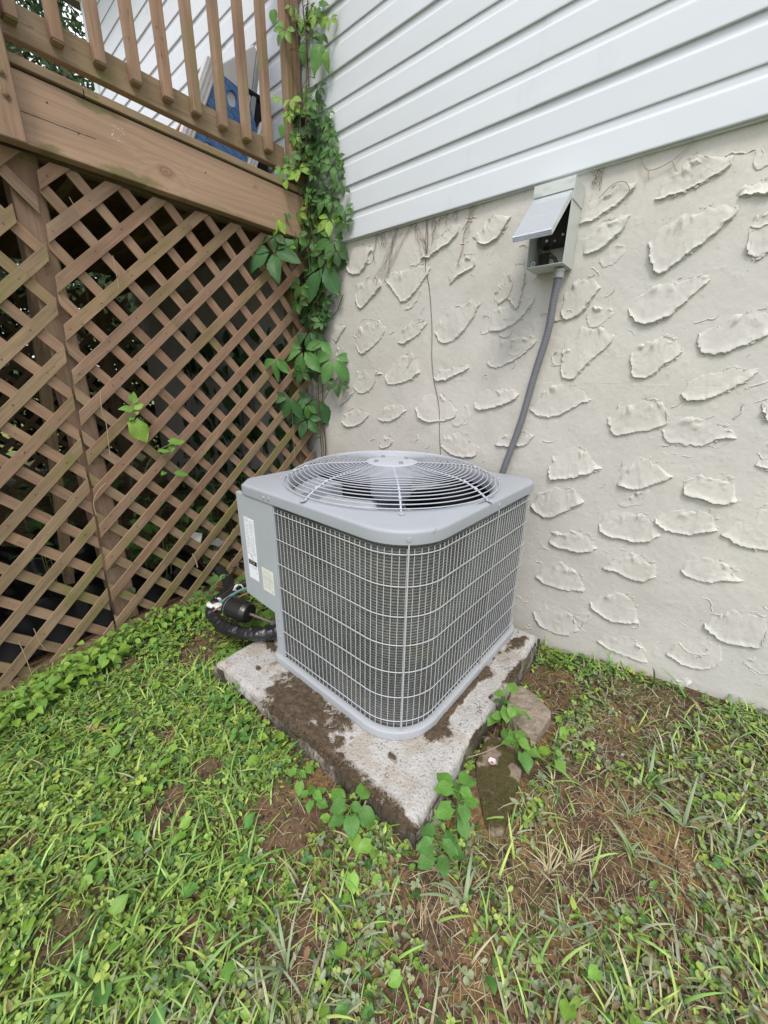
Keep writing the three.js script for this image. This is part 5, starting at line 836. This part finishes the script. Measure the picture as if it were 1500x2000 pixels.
// sprig pushing out through the lattice
{
  const t = thing('lattice_sprig', 'fresh bright green sprig with one large leaf poking through the lattice', 'sprig', [0.01, 0.88, 0.985]);
  for (const g of [tube([[-0.12, -0.25, 0.03], [-0.04, -0.04, 0.01], [0.012, 0.06, 0.006], [0.02, 0.12, 0.004]], 0.0022, 18, 5), tube([[-0.1, -0.3, 0.03], [-0.03, -0.1, -0.06], [0.01, -0.06, -0.12], [0.02, -0.05, -0.15]], 0.0018, 14, 5), tube([[0.012, 0.06, 0.006], [0.02, 0.045, 0.0]], 0.0015, 4, 4)]) part('stem', g, greenStem, t);
  const lf = (x, y, z, s, d, n, tone, g = heartG) => { const m = part('leaf', pick(g), LM[tone], t); m.scale.setScalar(s); aim(m, V3(...d), V3(...n)); m.position.set(x, y, z); };
  lf(0.022, 0.045, 0.012, 0.088, [0.35, -1, -0.35], [0.9, 0.45, 0.2], 'b'); lf(0.02, 0.12, 0.004, 0.05, [0.1, 1, -0.25], [1, 0, 0.2], 'l', single); lf(0.02, 0.095, 0.006, 0.05, [0.1, 0.3, 1], [0.8, 0.6, 0], 'l', single); lf(0.02, 0.10, 0.004, 0.045, [0.3, 0.5, -0.8], [0.8, 0.6, 0], 'b', single); lf(0.018, 0.07, 0.008, 0.03, [0.5, -0.4, 0.8], [0.7, 0.7, 0.2], 'w', single); lf(0.022, 0.085, 0.0, 0.032, [0.8, 0.1, 0.1], [0.3, 1, 0.2], 'b', single);
  lf(0.02, -0.05, -0.115, 0.06, [0.4, 0.15, -0.9], [0.5, 1, 0.1], 'l'); lf(0.02, -0.06, -0.12, 0.04, [0.5, -0.6, 0.3], [0.8, 0.6, 0], 'w', single); lf(0.015, -0.085, -0.06, 0.05, [0.3, 0.1, -0.9], [0.5, 1, 0], 'l', single); lf(0.02, -0.19, -0.11, 0.06, [0.4, -0.1, -0.9], [0.5, 1, 0.2], 'w', single); lf(0.02, -0.18, -0.08, 0.04, [0.5, 0.1, 0.6], [0.5, 1, 0.2], 'w', single);
}
// undergrowth, litter and plastic sheet below the deck
{
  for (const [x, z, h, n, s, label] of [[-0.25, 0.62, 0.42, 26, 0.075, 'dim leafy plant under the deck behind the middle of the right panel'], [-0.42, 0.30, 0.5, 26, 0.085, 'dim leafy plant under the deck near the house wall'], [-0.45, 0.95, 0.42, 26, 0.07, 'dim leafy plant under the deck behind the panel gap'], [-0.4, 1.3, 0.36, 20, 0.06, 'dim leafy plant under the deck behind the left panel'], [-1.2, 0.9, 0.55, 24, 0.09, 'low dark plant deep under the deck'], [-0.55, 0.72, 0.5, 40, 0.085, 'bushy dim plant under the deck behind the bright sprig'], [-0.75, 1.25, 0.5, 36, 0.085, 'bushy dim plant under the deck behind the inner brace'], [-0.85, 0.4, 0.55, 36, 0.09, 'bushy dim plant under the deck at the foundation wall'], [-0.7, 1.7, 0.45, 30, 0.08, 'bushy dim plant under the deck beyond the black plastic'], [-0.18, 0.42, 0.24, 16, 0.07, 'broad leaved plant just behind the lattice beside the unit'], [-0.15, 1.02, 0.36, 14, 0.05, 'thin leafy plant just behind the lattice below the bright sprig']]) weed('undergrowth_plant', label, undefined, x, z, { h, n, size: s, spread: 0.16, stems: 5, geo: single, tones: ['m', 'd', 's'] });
  const sheet = thing('plastic_sheet', 'crumpled glossy black plastic sheet under the deck behind the left lattice', 'plastic sheet', [-0.38, 0, 1.5]);
  part('sheet', gridGeo(90, 90, (s, t) => { const x = (s - 0.5) * 0.68, z = (0.5 - t) * 1.1; const e = smooth(0, 0.15, Math.min(s, 1 - s, t, 1 - t)); return [x, 0.02 + e * (0.10 + 0.22 * Math.abs(fbm(x * 4 + 5, z * 4, 301, 4) - 0.45) + 0.10 * fbm(x * 9, z * 9, 303, 3) + 0.12 * smooth(0.6, 0.2, s)), z]; }), new THREE.MeshPhysicalMaterial({ color: new THREE.Color(0.004, 0.004, 0.0045), roughness: 0.42, specularIntensity: 0.35, side: THREE.DoubleSide }), sheet);
  const sheet2 = thing('plastic_sheet', 'scrap of black plastic under the deck behind the right lattice foot', 'plastic sheet', [-0.2, 0.05, 0.93]);
  part('sheet', gridGeo(40, 40, (s, t) => { const x = (s - 0.5) * 0.3, z = (0.5 - t) * 0.42; const e = smooth(0, 0.2, Math.min(s, 1 - s, t, 1 - t)); return [x, e * (0.03 + 0.16 * fbm(x * 9, z * 9, 305, 4)), z]; }), sheet.children[0].material, sheet2);
  const pale = new THREE.MeshStandardMaterial({ color: new THREE.Color(0.62, 0.62, 0.58), roughness: 0.7 });
  const shard = (x, y, z, sx, sz, ry, label, mat = pale, name = 'pale_shard') => { const t = thing(name, label, 'debris', [x, y, z]); part('piece', prism([[-sx, -sz * 0.8], [sx * 0.8, -sz], [sx, sz * 0.6], [sx * 0.1, sz], [-sx * 0.9, sz * 0.5]], 0.012, 0.002).rotateX(-Math.PI / 2 + 0.5).rotateY(ry), mat, t); };
  shard(-0.10, 0.30, 0.79, 0.05, 0.04, 1.1, 'flat white shard lying behind the lattice, left of the unit'); shard(-0.14, 0.22, 0.64, 0.045, 0.03, 0.3, 'grey white shard of rubble behind the lattice'); shard(-0.12, 0.16, 0.68, 0.035, 0.025, 2.0, 'small pale shard below the white one'); shard(-0.1, 0.26, 0.52, 0.05, 0.03, 0.7, 'pale rubble piece near the unit cabinet behind the lattice');
  const stones = []; reseed(31); for (let i = 0; i < 60; i++) { const s = rr(0.008, 0.028), g = new THREE.IcosahedronGeometry(s, 1).scale(1, rr(0.4, 0.8), rr(0.6, 1.2)).rotateY(rr(0, 6)).toNonIndexed(); stones.push(g.translate(rr(-0.4, -0.06), 0.05 + rr(0, 0.05), rr(0.4, 0.95))); }
  const rb = thing('rubble', 'scatter of pale rubble on the soil behind the lattice', 'rubble', [0, 0, 0]); const rp = part('pebble', stones, new THREE.MeshStandardMaterial({ color: new THREE.Color(0.33, 0.31, 0.28), roughness: 0.9 }), rb); rb.userData.kind = 'stuff';
}
// loose twigs caught on the lattice
{
  const tw = new THREE.MeshStandardMaterial({ color: new THREE.Color(0.36, 0.28, 0.19), roughness: 0.85 });
  const twig = (label, pts, r = 0.0016) => { const t = thing('twig', label, 'twig', [0, 0, 0]); part('stick', tube(pts, r, 20, 5), tw, t); };
  twig('thin grey forked twig hanging on the lattice left of the bright sprig', [[0.012, 1.05, 1.085], [0.016, 0.98, 1.095], [0.014, 0.93, 1.09], [0.013, 0.80, 1.10]]);
  twig('curved pale twig across the gap post halfway down', [[0.012, 0.69, 1.135], [0.014, 0.665, 1.165], [0.012, 0.62, 1.19], [0.012, 0.565, 1.192]], 0.0019);
  twig('upright dry stalk in front of the left lattice foot', [[0.02, -0.04, 1.52], [0.02, 0.06, 1.52], [0.018, 0.14, 1.523]], 0.0017);
  twig('forked dry stalk beside the upright one at the left lattice foot', [[0.02, 0.06, 1.46], [0.018, 0.1, 1.468], [0.016, 0.17, 1.473]], 0.0015);
  twig('dry pod hanging on the lattice above the black pipe', [[0.014, 0.27, 0.845], [0.016, 0.235, 0.835], [0.015, 0.19, 0.832]], 0.0036);
  twig('thin stem hanging down the lattice beside the house corner', [[0.012, 0.93, 0.19], [0.014, 0.80, 0.19], [0.013, 0.66, 0.188]], 0.0015);
  twig('bent straw stem lodged high on the lattice below the beam', [[0.012, 1.68, 1.055], [0.014, 1.655, 1.045], [0.012, 1.63, 1.03]], 0.0012);
  twig('straw stem hanging from a strip near the top of the right panel', [[0.012, 1.53, 0.955], [0.014, 1.48, 0.955], [0.013, 1.42, 0.955]], 0.0012);
  twig('brown twig across the soil beside the mossy stone', [[1.53, 0.075, 0.76], [1.56, 0.082, 0.72], [1.59, 0.085, 0.66]], 0.0014);
}
{ // fallen blossom and leaf
  const b = thing('fallen_blossom', 'pale pink fallen blossom on the mossy stone', 'blossom', [1.592, 0.082, 0.735]); const pm = new THREE.MeshStandardMaterial({ color: new THREE.Color(0.62, 0.50, 0.52), roughness: 0.7, side: THREE.DoubleSide });
  for (let i = 0; i < 5; i++) { const m = part('petal', leafGeo(0.014, 0.013, { n: 5, fold: 0.3, droop: -0.3, tip: 0.7, peak: 0.6 }), pm, b); aim(m, V3(Math.cos(i * 1.256), 0.25, Math.sin(i * 1.256)), V3(0, 1, 0)); }
  part('throat', new THREE.SphereGeometry(0.004, 8, 6), new THREE.MeshStandardMaterial({ color: new THREE.Color(0.2, 0.08, 0.1) }), b);
  const lm = new THREE.MeshStandardMaterial({ color: new THREE.Color(0.30, 0.17, 0.10), roughness: 0.8, side: THREE.DoubleSide });
  const dl = (x, z, s, a, label) => { const t = thing('fallen_leaf', label, 'dead leaf', [x, gy(x, z) + 0.012, z]); const m = part('blade', leafGeo(s, s * 0.4, { n: 8, fold: 0.5, droop: -0.2 }), lm, t); aim(m, V3(Math.cos(a), 0.1, Math.sin(a)), V3(0.2, 1, 0.1)); };
  dl(0.55, 1.40, 0.07, 2.2, 'curled red brown dead leaf in the clover near the lattice foot'); dl(1.47, 1.30, 0.03, 1, 'small pinkish dead leaf in the grass in front of the pad'); dl(1.76, 0.76, 0.035, 0.5, 'tan dead leaf on bare soil right of the mossy stone');
}

// ---------------------------------------------------------------- lawn: grass, clover, creeping weeds, straw
const inPad = (x, z, m = 0) => { for (let e = 0; e < 4; e++) { const a = PAD[e], b = PAD[(e + 1) % 4]; if ((b[0] - a[0]) * (z - a[1]) - (b[1] - a[1]) * (x - a[0]) > m) return false; } return true; };
const onRock = (x, z) => (x > 1.53 && x < 1.68 && z > 0.35 && z < 0.54) || (x > 1.55 && x < 1.69 && z > 0.63 && z < 0.90);
const mats = { leaf: new THREE.MeshStandardMaterial({ roughness: 0.55, side: THREE.DoubleSide, map: leafMapTex }), plain: new THREE.MeshStandardMaterial({ roughness: 0.55, side: THREE.DoubleSide }), straw: new THREE.MeshStandardMaterial({ roughness: 0.85, side: THREE.DoubleSide }) };
const dummy = new THREE.Object3D(), colr = new THREE.Color();
function scatter(name, label, category, geos, mat, count, place, tint) {
  const o = thing(name, label, category, [0, 0, 0]); o.userData.kind = 'stuff';
  const per = Math.floor(count / geos.length);
  geos.forEach((g) => {
    const im = new THREE.InstancedMesh(g, mat, per); im.name = numbered(name + '_leaves'); im.castShadow = im.receiveShadow = true; let k = 0, tries = 0;
    while (k < per && tries++ < per * 30) { const q = place(); if (!q) continue; dummy.position.set(q.x, q.y, q.z); dummy.rotation.set(q.rx || 0, q.ry || 0, q.rz || 0, 'YXZ'); dummy.scale.set(q.s * (q.sx || 1), q.s * (q.sy || 1), q.s); dummy.updateMatrix(); im.setMatrixAt(k, dummy.matrix); const c = tint(q); colr.setRGB(c[0], c[1], c[2]); im.setColorAt(k, colr); k++; }
    im.count = k; o.add(im);
  });
  return o;
}
const spot = (dens) => { const x = rr(0.03, 3.3), z = rr(0.015, 2.6); if (inPad(x, z, 0.004) || onRock(x, z)) return null; if (rnd() > dens(x, z)) return null; return { x, z, y: gy(x, z) - 0.004 }; };
const strip = (L, W, n, bend, fold = 0.3) => { const P = [], U = [], I = []; for (let j = 0; j <= n; j++) { const t = j / n, w = W / 2 * (t < 0.15 ? 0.6 + 2.6 * t : Math.pow(1 - t, 0.55) * 1.085), a = bend * t; const y = L * (Math.abs(bend) < 1e-3 ? t : Math.sin(a) / bend), z = L * (Math.abs(bend) < 1e-3 ? 0 : (1 - Math.cos(a)) / bend); for (const s of [-1, 0, 1]) { P.push(s * w, y, z + (s === 0 ? -fold * w : 0)); U.push(0.5 + 0.4 * s, t); } } for (let j = 0; j < n; j++) for (let i = 0; i < 2; i++) { const a = j * 3 + i; I.push(a, a + 1, a + 4, a, a + 4, a + 3); } const g = new THREE.BufferGeometry(); g.setAttribute('position', new THREE.Float32BufferAttribute(P, 3)); g.setAttribute('uv', new THREE.Float32BufferAttribute(U, 2)); g.setIndex(I); g.computeVertexNormals(); return g; };
reseed(2024);
const lush = (x, z) => fbm(x * 3 + 5, z * 3 + 2, 311, 3);
const vary = (c, k = 0.3) => { const f = 1 + rr(-k, k), g = rr(-0.12, 0.12); return [Math.max(0, c[0] * f * (1 + g)), c[1] * f, Math.max(0, c[2] * f * (1 - g))]; };
const green = () => vary(rnd() < 0.5 ? [0.19, 0.31, 0.052] : rnd() < 0.5 ? [0.075, 0.17, 0.038] : [0.33, 0.44, 0.085]);
// right of the pad the sward is thin, grey green and strawy
const dry = (x, z) => smooth(1.5, 1.75, x + 0.25 * z - 0.1) * (1 - smooth(0.12, 0.0, z));
{
  const round = (r, tilt) => { const L = []; for (let i = 0; i < 3; i++) L.push(leafGeo(r, r * 0.95, { n: 4, fold: 0.25, droop: 0.15, peak: 0.62, tip: 0.6 }).rotateX(-Math.PI / 2 + tilt).rotateY(i * 2.09)); return merge(L).translate(0, 0.013, 0); };
  scatter('clover', 'low clover and small round leaves covering the lawn in front of the pad', 'ground cover', [round(0.0085, 0.25), round(0.0115, 0.1), round(0.007, 0.4)], mats.leaf, 36000, () => { const q = spot((x, z) => (1 - bareness(x, z)) * (0.45 + 0.9 * smooth(0.3, 0.6, lush(x, z))) * (1 - 0.55 * dry(x, z))); if (!q) return null; return { ...q, y: q.y + rr(-0.006, 0.016), s: rr(0.6, 1.35), ry: rr(0, 6.28), rx: rr(-0.6, 0.6), rz: rr(-0.5, 0.5) }; }, (q) => { const d = dry(q.x, q.z); const c = green(); return rnd() < 0.5 * d ? vary([0.26, 0.29, 0.17]) : c; });
  const ov = [0, 1, 2].map((k) => leafGeo(0.018 + k * 0.003, 0.0085 + k * 0.0015, { n: 6, fold: 0.3, droop: rr(0, 0.4), twist: rr(-0.4, 0.4) }).rotateX(-Math.PI / 2));
  scatter('creeping_weed', 'creeping small leaved weeds woven through the lawn', 'ground cover', ov, mats.leaf, 62000, () => { const q = spot((x, z) => (1 - 0.93 * bareness(x, z)) * 1); if (!q) return null; return { ...q, y: q.y + rr(0, 0.03), s: rr(0.45, 1.15), ry: rr(0, 6.28), rx: rr(-0.9, 0.7), rz: rr(-0.7, 0.7) }; }, (q) => (rnd() < 0.5 * dry(q.x, q.z) + 0.08 ? vary(rnd() < 0.6 ? [0.28, 0.30, 0.19] : [0.24, 0.15, 0.08]) : green()));
  const he = [0, 1, 2].map((k) => merge([leafGeo(0.03, 0.028, { n: 7, heart: 0.14, fold: 0.25, droop: 0.15 + 0.1 * k, peak: 0.4, tip: 0.8, wave: 0.05, sd: k }).rotateX(-Math.PI / 2 + 0.2).translate(0, 0.034, 0), strip(0.036, 0.0016, 2, 0.2)]));
  scatter('violet_leaf', 'scattered heart shaped lawn violet leaves', 'ground cover', he, mats.leaf, 1300, () => { const q = spot((x, z) => (1 - bareness(x, z)) * (x < 1.75 || z > 1 ? 1 : 0.15)); if (!q) return null; return { ...q, s: rr(0.5, 1.15), ry: rr(0, 6.28), rx: rr(-0.4, 0.4), rz: rr(-0.4, 0.4) }; }, () => vary(rnd() < 0.7 ? [0.20, 0.36, 0.05] : [0.12, 0.28, 0.055], 0.2));
  const bl = [[0.05, 0.0038, 0.9], [0.075, 0.0046, 1.4], [0.06, 0.0034, 1.9], [0.095, 0.0058, 1.6], [0.04, 0.003, 0.5]].map(([l, w, b]) => strip(l, w, 5, b));
  scatter('grass', 'uneven green lawn grass among the clover', 'grass', bl, mats.plain, 42000, () => { const q = spot((x, z) => (1 - 0.9 * bareness(x, z)) * (0.25 + 0.9 * smooth(0.42, 0.66, fbm(x * 4 + 40, z * 4, 313, 3)) + 0.5 * smooth(1.0, 1.6, z) + 0.5 * smooth(1.9, 2.4, x)) * (inPad(x, z, 0.03) ? 0.4 : 1)); if (!q) return null; return { ...q, s: rr(0.5, 1.15), ry: rr(0, 6.28), rx: rr(-0.1, 0.9), rz: rr(-0.2, 0.2) }; }, (q) => (rnd() < 0.05 + 0.4 * dry(q.x, q.z) ? vary([0.30, 0.31, 0.18]) : vary(rnd() < 0.6 ? [0.18, 0.31, 0.06] : [0.29, 0.40, 0.10])));
  scatter('dry_straw', 'pale dead grass stems lying in the lawn and on bare soil', 'straw', [strip(0.06, 0.0013, 4, 0.9, 0.1), strip(0.035, 0.0011, 3, -0.6, 0.1), strip(0.09, 0.0016, 5, 1.4, 0.1)], mats.straw, 40000, () => { const q = spot((x, z) => 0.16 + 0.62 * dry(x, z) + 0.1 * bareness(x, z)); if (!q) return null; return { ...q, y: q.y + rr(0.002, 0.014), s: rr(0.5, 1.2), ry: rr(0, 6.28), rx: 1.45 + rr(-0.25, 0.15) }; }, () => vary(rnd() < 0.6 ? [0.40, 0.33, 0.21] : rnd() < 0.6 ? [0.22, 0.14, 0.08] : [0.36, 0.35, 0.23], 0.25));
  // crumbs of soil, bark and moss on bare earth
  const crumb = new THREE.IcosahedronGeometry(0.006, 0);
  scatter('soil_crumbs', 'dark crumbs of soil and bark on bare earth and the dirty pad edge', 'soil', [crumb, crumb.clone().scale(1.6, 0.5, 0.8)], mats.straw, 9000, () => {
    if (rnd() < 0.35) { const [x, z] = padXZ(rnd(), rnd()); if (padDirt(x, z) < 0.4) return null; return { x, z, y: padTop + 0.003, s: rr(0.12, 0.5), ry: rr(0, 6), rx: rr(0, 3) }; }
    const q = spot((x, z) => 0.08 + 0.9 * bareness(x, z)); if (!q) return null; return { ...q, y: q.y + 0.004, s: rr(0.3, 1.1), ry: rr(0, 6), rx: rr(0, 3) }; }, () => vary(rnd() < 0.6 ? [0.05, 0.032, 0.02] : rnd() < 0.6 ? [0.12, 0.075, 0.04] : [0.09, 0.085, 0.025], 0.4));
}
// broad crabgrass tufts: each a thing of its own
{
  reseed(515);
  const gm = [[0.16, 0.29, 0.075], [0.12, 0.26, 0.06], [0.20, 0.26, 0.14]].map((c) => new THREE.MeshStandardMaterial({ color: new THREE.Color(...c), roughness: 0.5, side: THREE.DoubleSide }));
  const strawM = new THREE.MeshStandardMaterial({ color: new THREE.Color(0.44, 0.38, 0.24), roughness: 0.8, side: THREE.DoubleSide });
  const bladeG = [0.7, 1.2, 1.7, 2.2].map((b) => strip(1, 0.062, 9, b, 0.35)), thin = [0.4, 0.8, 1.2].map((b) => strip(1, 0.042, 8, b, 0.3));
  const tuft = (x, z, n, L, mat, label, o = {}) => { const t = thing('grass_tuft', label, 'grass tuft', [x, gy(x, z) - 0.004, z], 'broad grass tufts in the lawn'); const da = rr(0, 6.28); for (let i = 0; i < n; i++) { const m = part('blade', pick(o.thin ? thin : bladeG), mat, t), a = (o.a ?? da) + (i / n) * (o.arc ?? 4) + rr(-0.7, 0.7); { const f = rr(0.4, 1.15); m.scale.set(L * rr(0.7, 1.15), L * f, L * f); }; m.rotation.set(rr(0.1, o.flat ? 1.3 : 0.9), a, rr(-0.2, 0.2), 'YXZ'); m.position.set(rr(-0.008, 0.008), 0, rr(-0.008, 0.008)); } };
  const T = [[1.077, 1.536, 9, 0.12, 'long bladed tuft in the lawn near the lower left of the picture'], [1.122, 1.43, 8, 0.11, 'tuft behind the long bladed one at the lower left'], [1.20, 1.60, 10, 0.12, 'dense tuft at the left of the picture foot'], [1.514, 1.2, 8, 0.11, 'tuft in front of the pad corner, a little left'], [1.68, 1.05, 10, 0.13, 'splayed tuft right in front of the tall heart leaved weed'], [1.46, 1.35, 10, 0.12, 'tuft at the middle of the picture foot'], [1.25, 1.31, 9, 0.11, 'tuft between the bare soil and the picture foot'], [1.55, 1.31, 9, 0.10, 'tuft near the centre of the picture foot'], [1.71, 0.10, 8, 0.11, 'tuft by the wall foot right of the pad'], [1.77, 0.05, 8, 0.13, 'tall tuft against the cream wall foot'], [1.90, 0.04, 9, 0.12, 'tuft against the wall foot, under the broken daub'], [2.0, 0.06, 9, 0.13, 'bright tuft along the wall foot'], [2.12, 0.05, 9, 0.12, 'tuft along the wall foot at the right edge'], [2.03, 0.2, 9, 0.12, 'leaning tuft in the grass right of the bare soil'], [2.17, 0.12, 8, 0.12, 'tuft in the shaded strip at the right edge'], [1.95, 0.47, 9, 0.13, 'grey green tuft beyond the bare soil'], [2.03, 0.55, 8, 0.13, 'flat grey green tuft at the right of the picture'], [1.86, 0.95, 8, 0.10, 'tuft in the lower right of the picture'], [2.13, 0.56, 8, 0.11, 'tuft at the right picture edge'], [0.60, 1.52, 8, 0.09, 'small tuft among the clover in front of the left lattice'], [1.10, 1.23, 8, 0.10, 'tuft left of the dark soil by the pad'], [0.93, 1.20, 8, 0.09, 'tuft near the left pad edge'], [1.34, 1.48, 9, 0.12, 'tuft at the lower left of the picture foot'], [1.05, 1.70, 8, 0.11, 'tuft at the bottom left corner'], [1.94, 0.70, 8, 0.11, 'tuft right of the big bare patch']];
  T.forEach(([x, z, n, L, label], i) => { const d = dry(x, z) > 0.5 && z > 0.3; const far = z < 0.25; tuft(x, z, n, L, d ? gm[2] : far ? gm[1] : gm[i % 2], label, { flat: d }); });
  tuft(1.80, 0.86, 16, 0.085, strawM, 'fan of straw coloured dead grass beside the bare soil', { thin: true, flat: true, a: 2.6, arc: 1.6 });
  tuft(1.84, 0.80, 12, 0.08, strawM, 'second fan of dead grass at the near side of the bare soil', { thin: true, flat: true, a: 2.2, arc: 1.8 });
  tuft(1.92, 0.60, 12, 0.09, gm[2], 'silvery grass fan at the right of the bare soil', { thin: true, flat: true, a: 3.0, arc: 2.2 });
}

// ---------------------------------------------------------------- trees beyond the house
function tree(name, label, x, z, h, r, n, seed, low) {
  reseed(seed); const t = thing(name, label, 'tree', [x, 0, z]); const bark = new THREE.MeshStandardMaterial({ color: new THREE.Color(0.12, 0.09, 0.065), roughness: 0.95 });
  part('trunk', tube([[0, -0.2, 0], [0.05, h * 0.3, 0.05], [-0.05, h * 0.65, 0], [0, h, 0.05]], 0.13, 24, 10), bark, t);
  const limbs = [], P = [], I = [], N = []; let c = 0;
  for (let i = 0; i < 46; i++) { const y = mix(low, h * 0.97, i / 45), a = i * 2.4, L = r * (1 - 0.75 * (y - low) / (h - low)) * rr(0.7, 1.1), e = V3(Math.cos(a) * L, y - 0.25 * L + rr(-0.1, 0.2), Math.sin(a) * L); limbs.push(tube([[0, y, 0], [e.x * 0.5, y + 0.06, e.z * 0.5], e], 0.018, 8, 5));
    for (let k = 0; k < n; k++) { const s = Math.pow(rnd(), 0.6), b = V3(e.x * s + rr(-0.2, 0.2), mix(y, e.y, s) + rr(-0.28, 0.1), e.z * s + rr(-0.2, 0.2)), d = V3(rr(-1, 1), rr(-1.2, 0.3), rr(-1, 1)).normalize().multiplyScalar(rr(0.08, 0.17)), w = V3(rr(-1, 1), rr(-1, 1), rr(-1, 1)).cross(d).normalize().multiplyScalar(0.024); P.push(...b.toArray(), ...b.clone().addScaledVector(d, 0.5).add(w).toArray(), ...b.clone().add(d).toArray(), ...b.clone().addScaledVector(d, 0.5).sub(w).toArray()); I.push(c, c + 1, c + 2, c, c + 2, c + 3); c += 4; } }
  part('limb', limbs, bark, t); const g = new THREE.BufferGeometry(); g.setAttribute('position', new THREE.Float32BufferAttribute(P, 3)); g.setIndex(I); g.computeVertexNormals();
  part('crown', g, new THREE.MeshStandardMaterial({ color: new THREE.Color(0.055, 0.10, 0.035), roughness: 0.8, side: THREE.DoubleSide }), t);
}
tree('evergreen_tree', 'dark evergreen tree beyond the deck, left of the house corner', -6.4, -0.35, 7.6, 1.9, 210, 71, 1.2);
tree('evergreen_tree', 'thinner evergreen tree behind the first one, with sky showing through', -9.5, -1.9, 9.5, 2.2, 120, 73, 1.2);
weed('shrub', 'low green shrub beyond the far lattice', undefined, -4.2, 0.4, { h: 1.0, n: 120, size: 0.16, spread: 0.6, stems: 9, geo: single, tones: ['m', 's'] }).userData.category = 'shrub';
weed('shrub', 'low dark shrub beyond the far lattice, nearer the house', undefined, -4.4, -0.7, { h: 0.9, n: 110, size: 0.16, spread: 0.6, stems: 9, geo: single, tones: ['m', 'd'] }).userData.category = 'shrub';

// bushes added close behind the far lattice to keep light from below the deck
function bush(label, x, z, w, h, d, n, seed) {
  reseed(seed); const t = thing('added_shade_shrub', label, 'shrub', [x, 0, z]), P = [], I = []; let c = 0;
  part('stem', [0, 1, 2, 3].map((i) => tube([[rr(-0.1, 0.1), -0.1, rr(-0.2, 0.2)], [rr(-0.2, 0.2), h * 0.5, rr(-0.3, 0.3)], [rr(-0.3, 0.3), h * 0.9, rr(-0.4, 0.4)]], 0.02, 10, 6)), stemMat, t);
  for (let k = 0; k < n; k++) { const y = Math.pow(rnd(), 0.8), r = Math.sqrt(1 - 0.6 * Math.pow(2 * y - 1.1, 2)), b = V3(rr(-1, 1) * w * r, 0.12 + y * h, rr(-1, 1) * d * r), q = V3(rr(-1, 1), rr(-1, 0.2), rr(-1, 1)).normalize().multiplyScalar(rr(0.07, 0.14)), e = V3(rr(-1, 1), rr(-1, 1), rr(-1, 1)).cross(q).normalize().multiplyScalar(0.035); P.push(...b.toArray(), ...b.clone().addScaledVector(q, 0.5).add(e).toArray(), ...b.clone().add(q).toArray(), ...b.clone().addScaledVector(q, 0.5).sub(e).toArray()); I.push(c, c + 1, c + 2, c, c + 2, c + 3); c += 4; }
  const g = new THREE.BufferGeometry(); g.setAttribute('position', new THREE.Float32BufferAttribute(P, 3)); g.setIndex(I); g.computeVertexNormals();
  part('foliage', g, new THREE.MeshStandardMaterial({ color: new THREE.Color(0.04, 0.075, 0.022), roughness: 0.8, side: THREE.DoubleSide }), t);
}
bush('added light blocking bush behind the far lattice, nearest the house', -3.3, -0.55, 0.5, 2.2, 0.55, 3600, 81);
bush('added light blocking bush behind the middle of the far lattice', -3.35, 0.55, 0.5, 2.3, 0.6, 3600, 82);
bush('added light blocking bush behind the near end of the far lattice', -3.3, 1.65, 0.5, 2.3, 0.65, 3600, 83);
bush('added light blocking bush filling the gap at the far left of the deck', -3.3, 2.8, 0.5, 2.3, 0.6, 3000, 84);

scene.traverse((m) => { if (m.isMesh) { m.castShadow = true; m.receiveShadow = true; } });
renderer.setSize(768, 1024);
renderer.render(scene, camera);
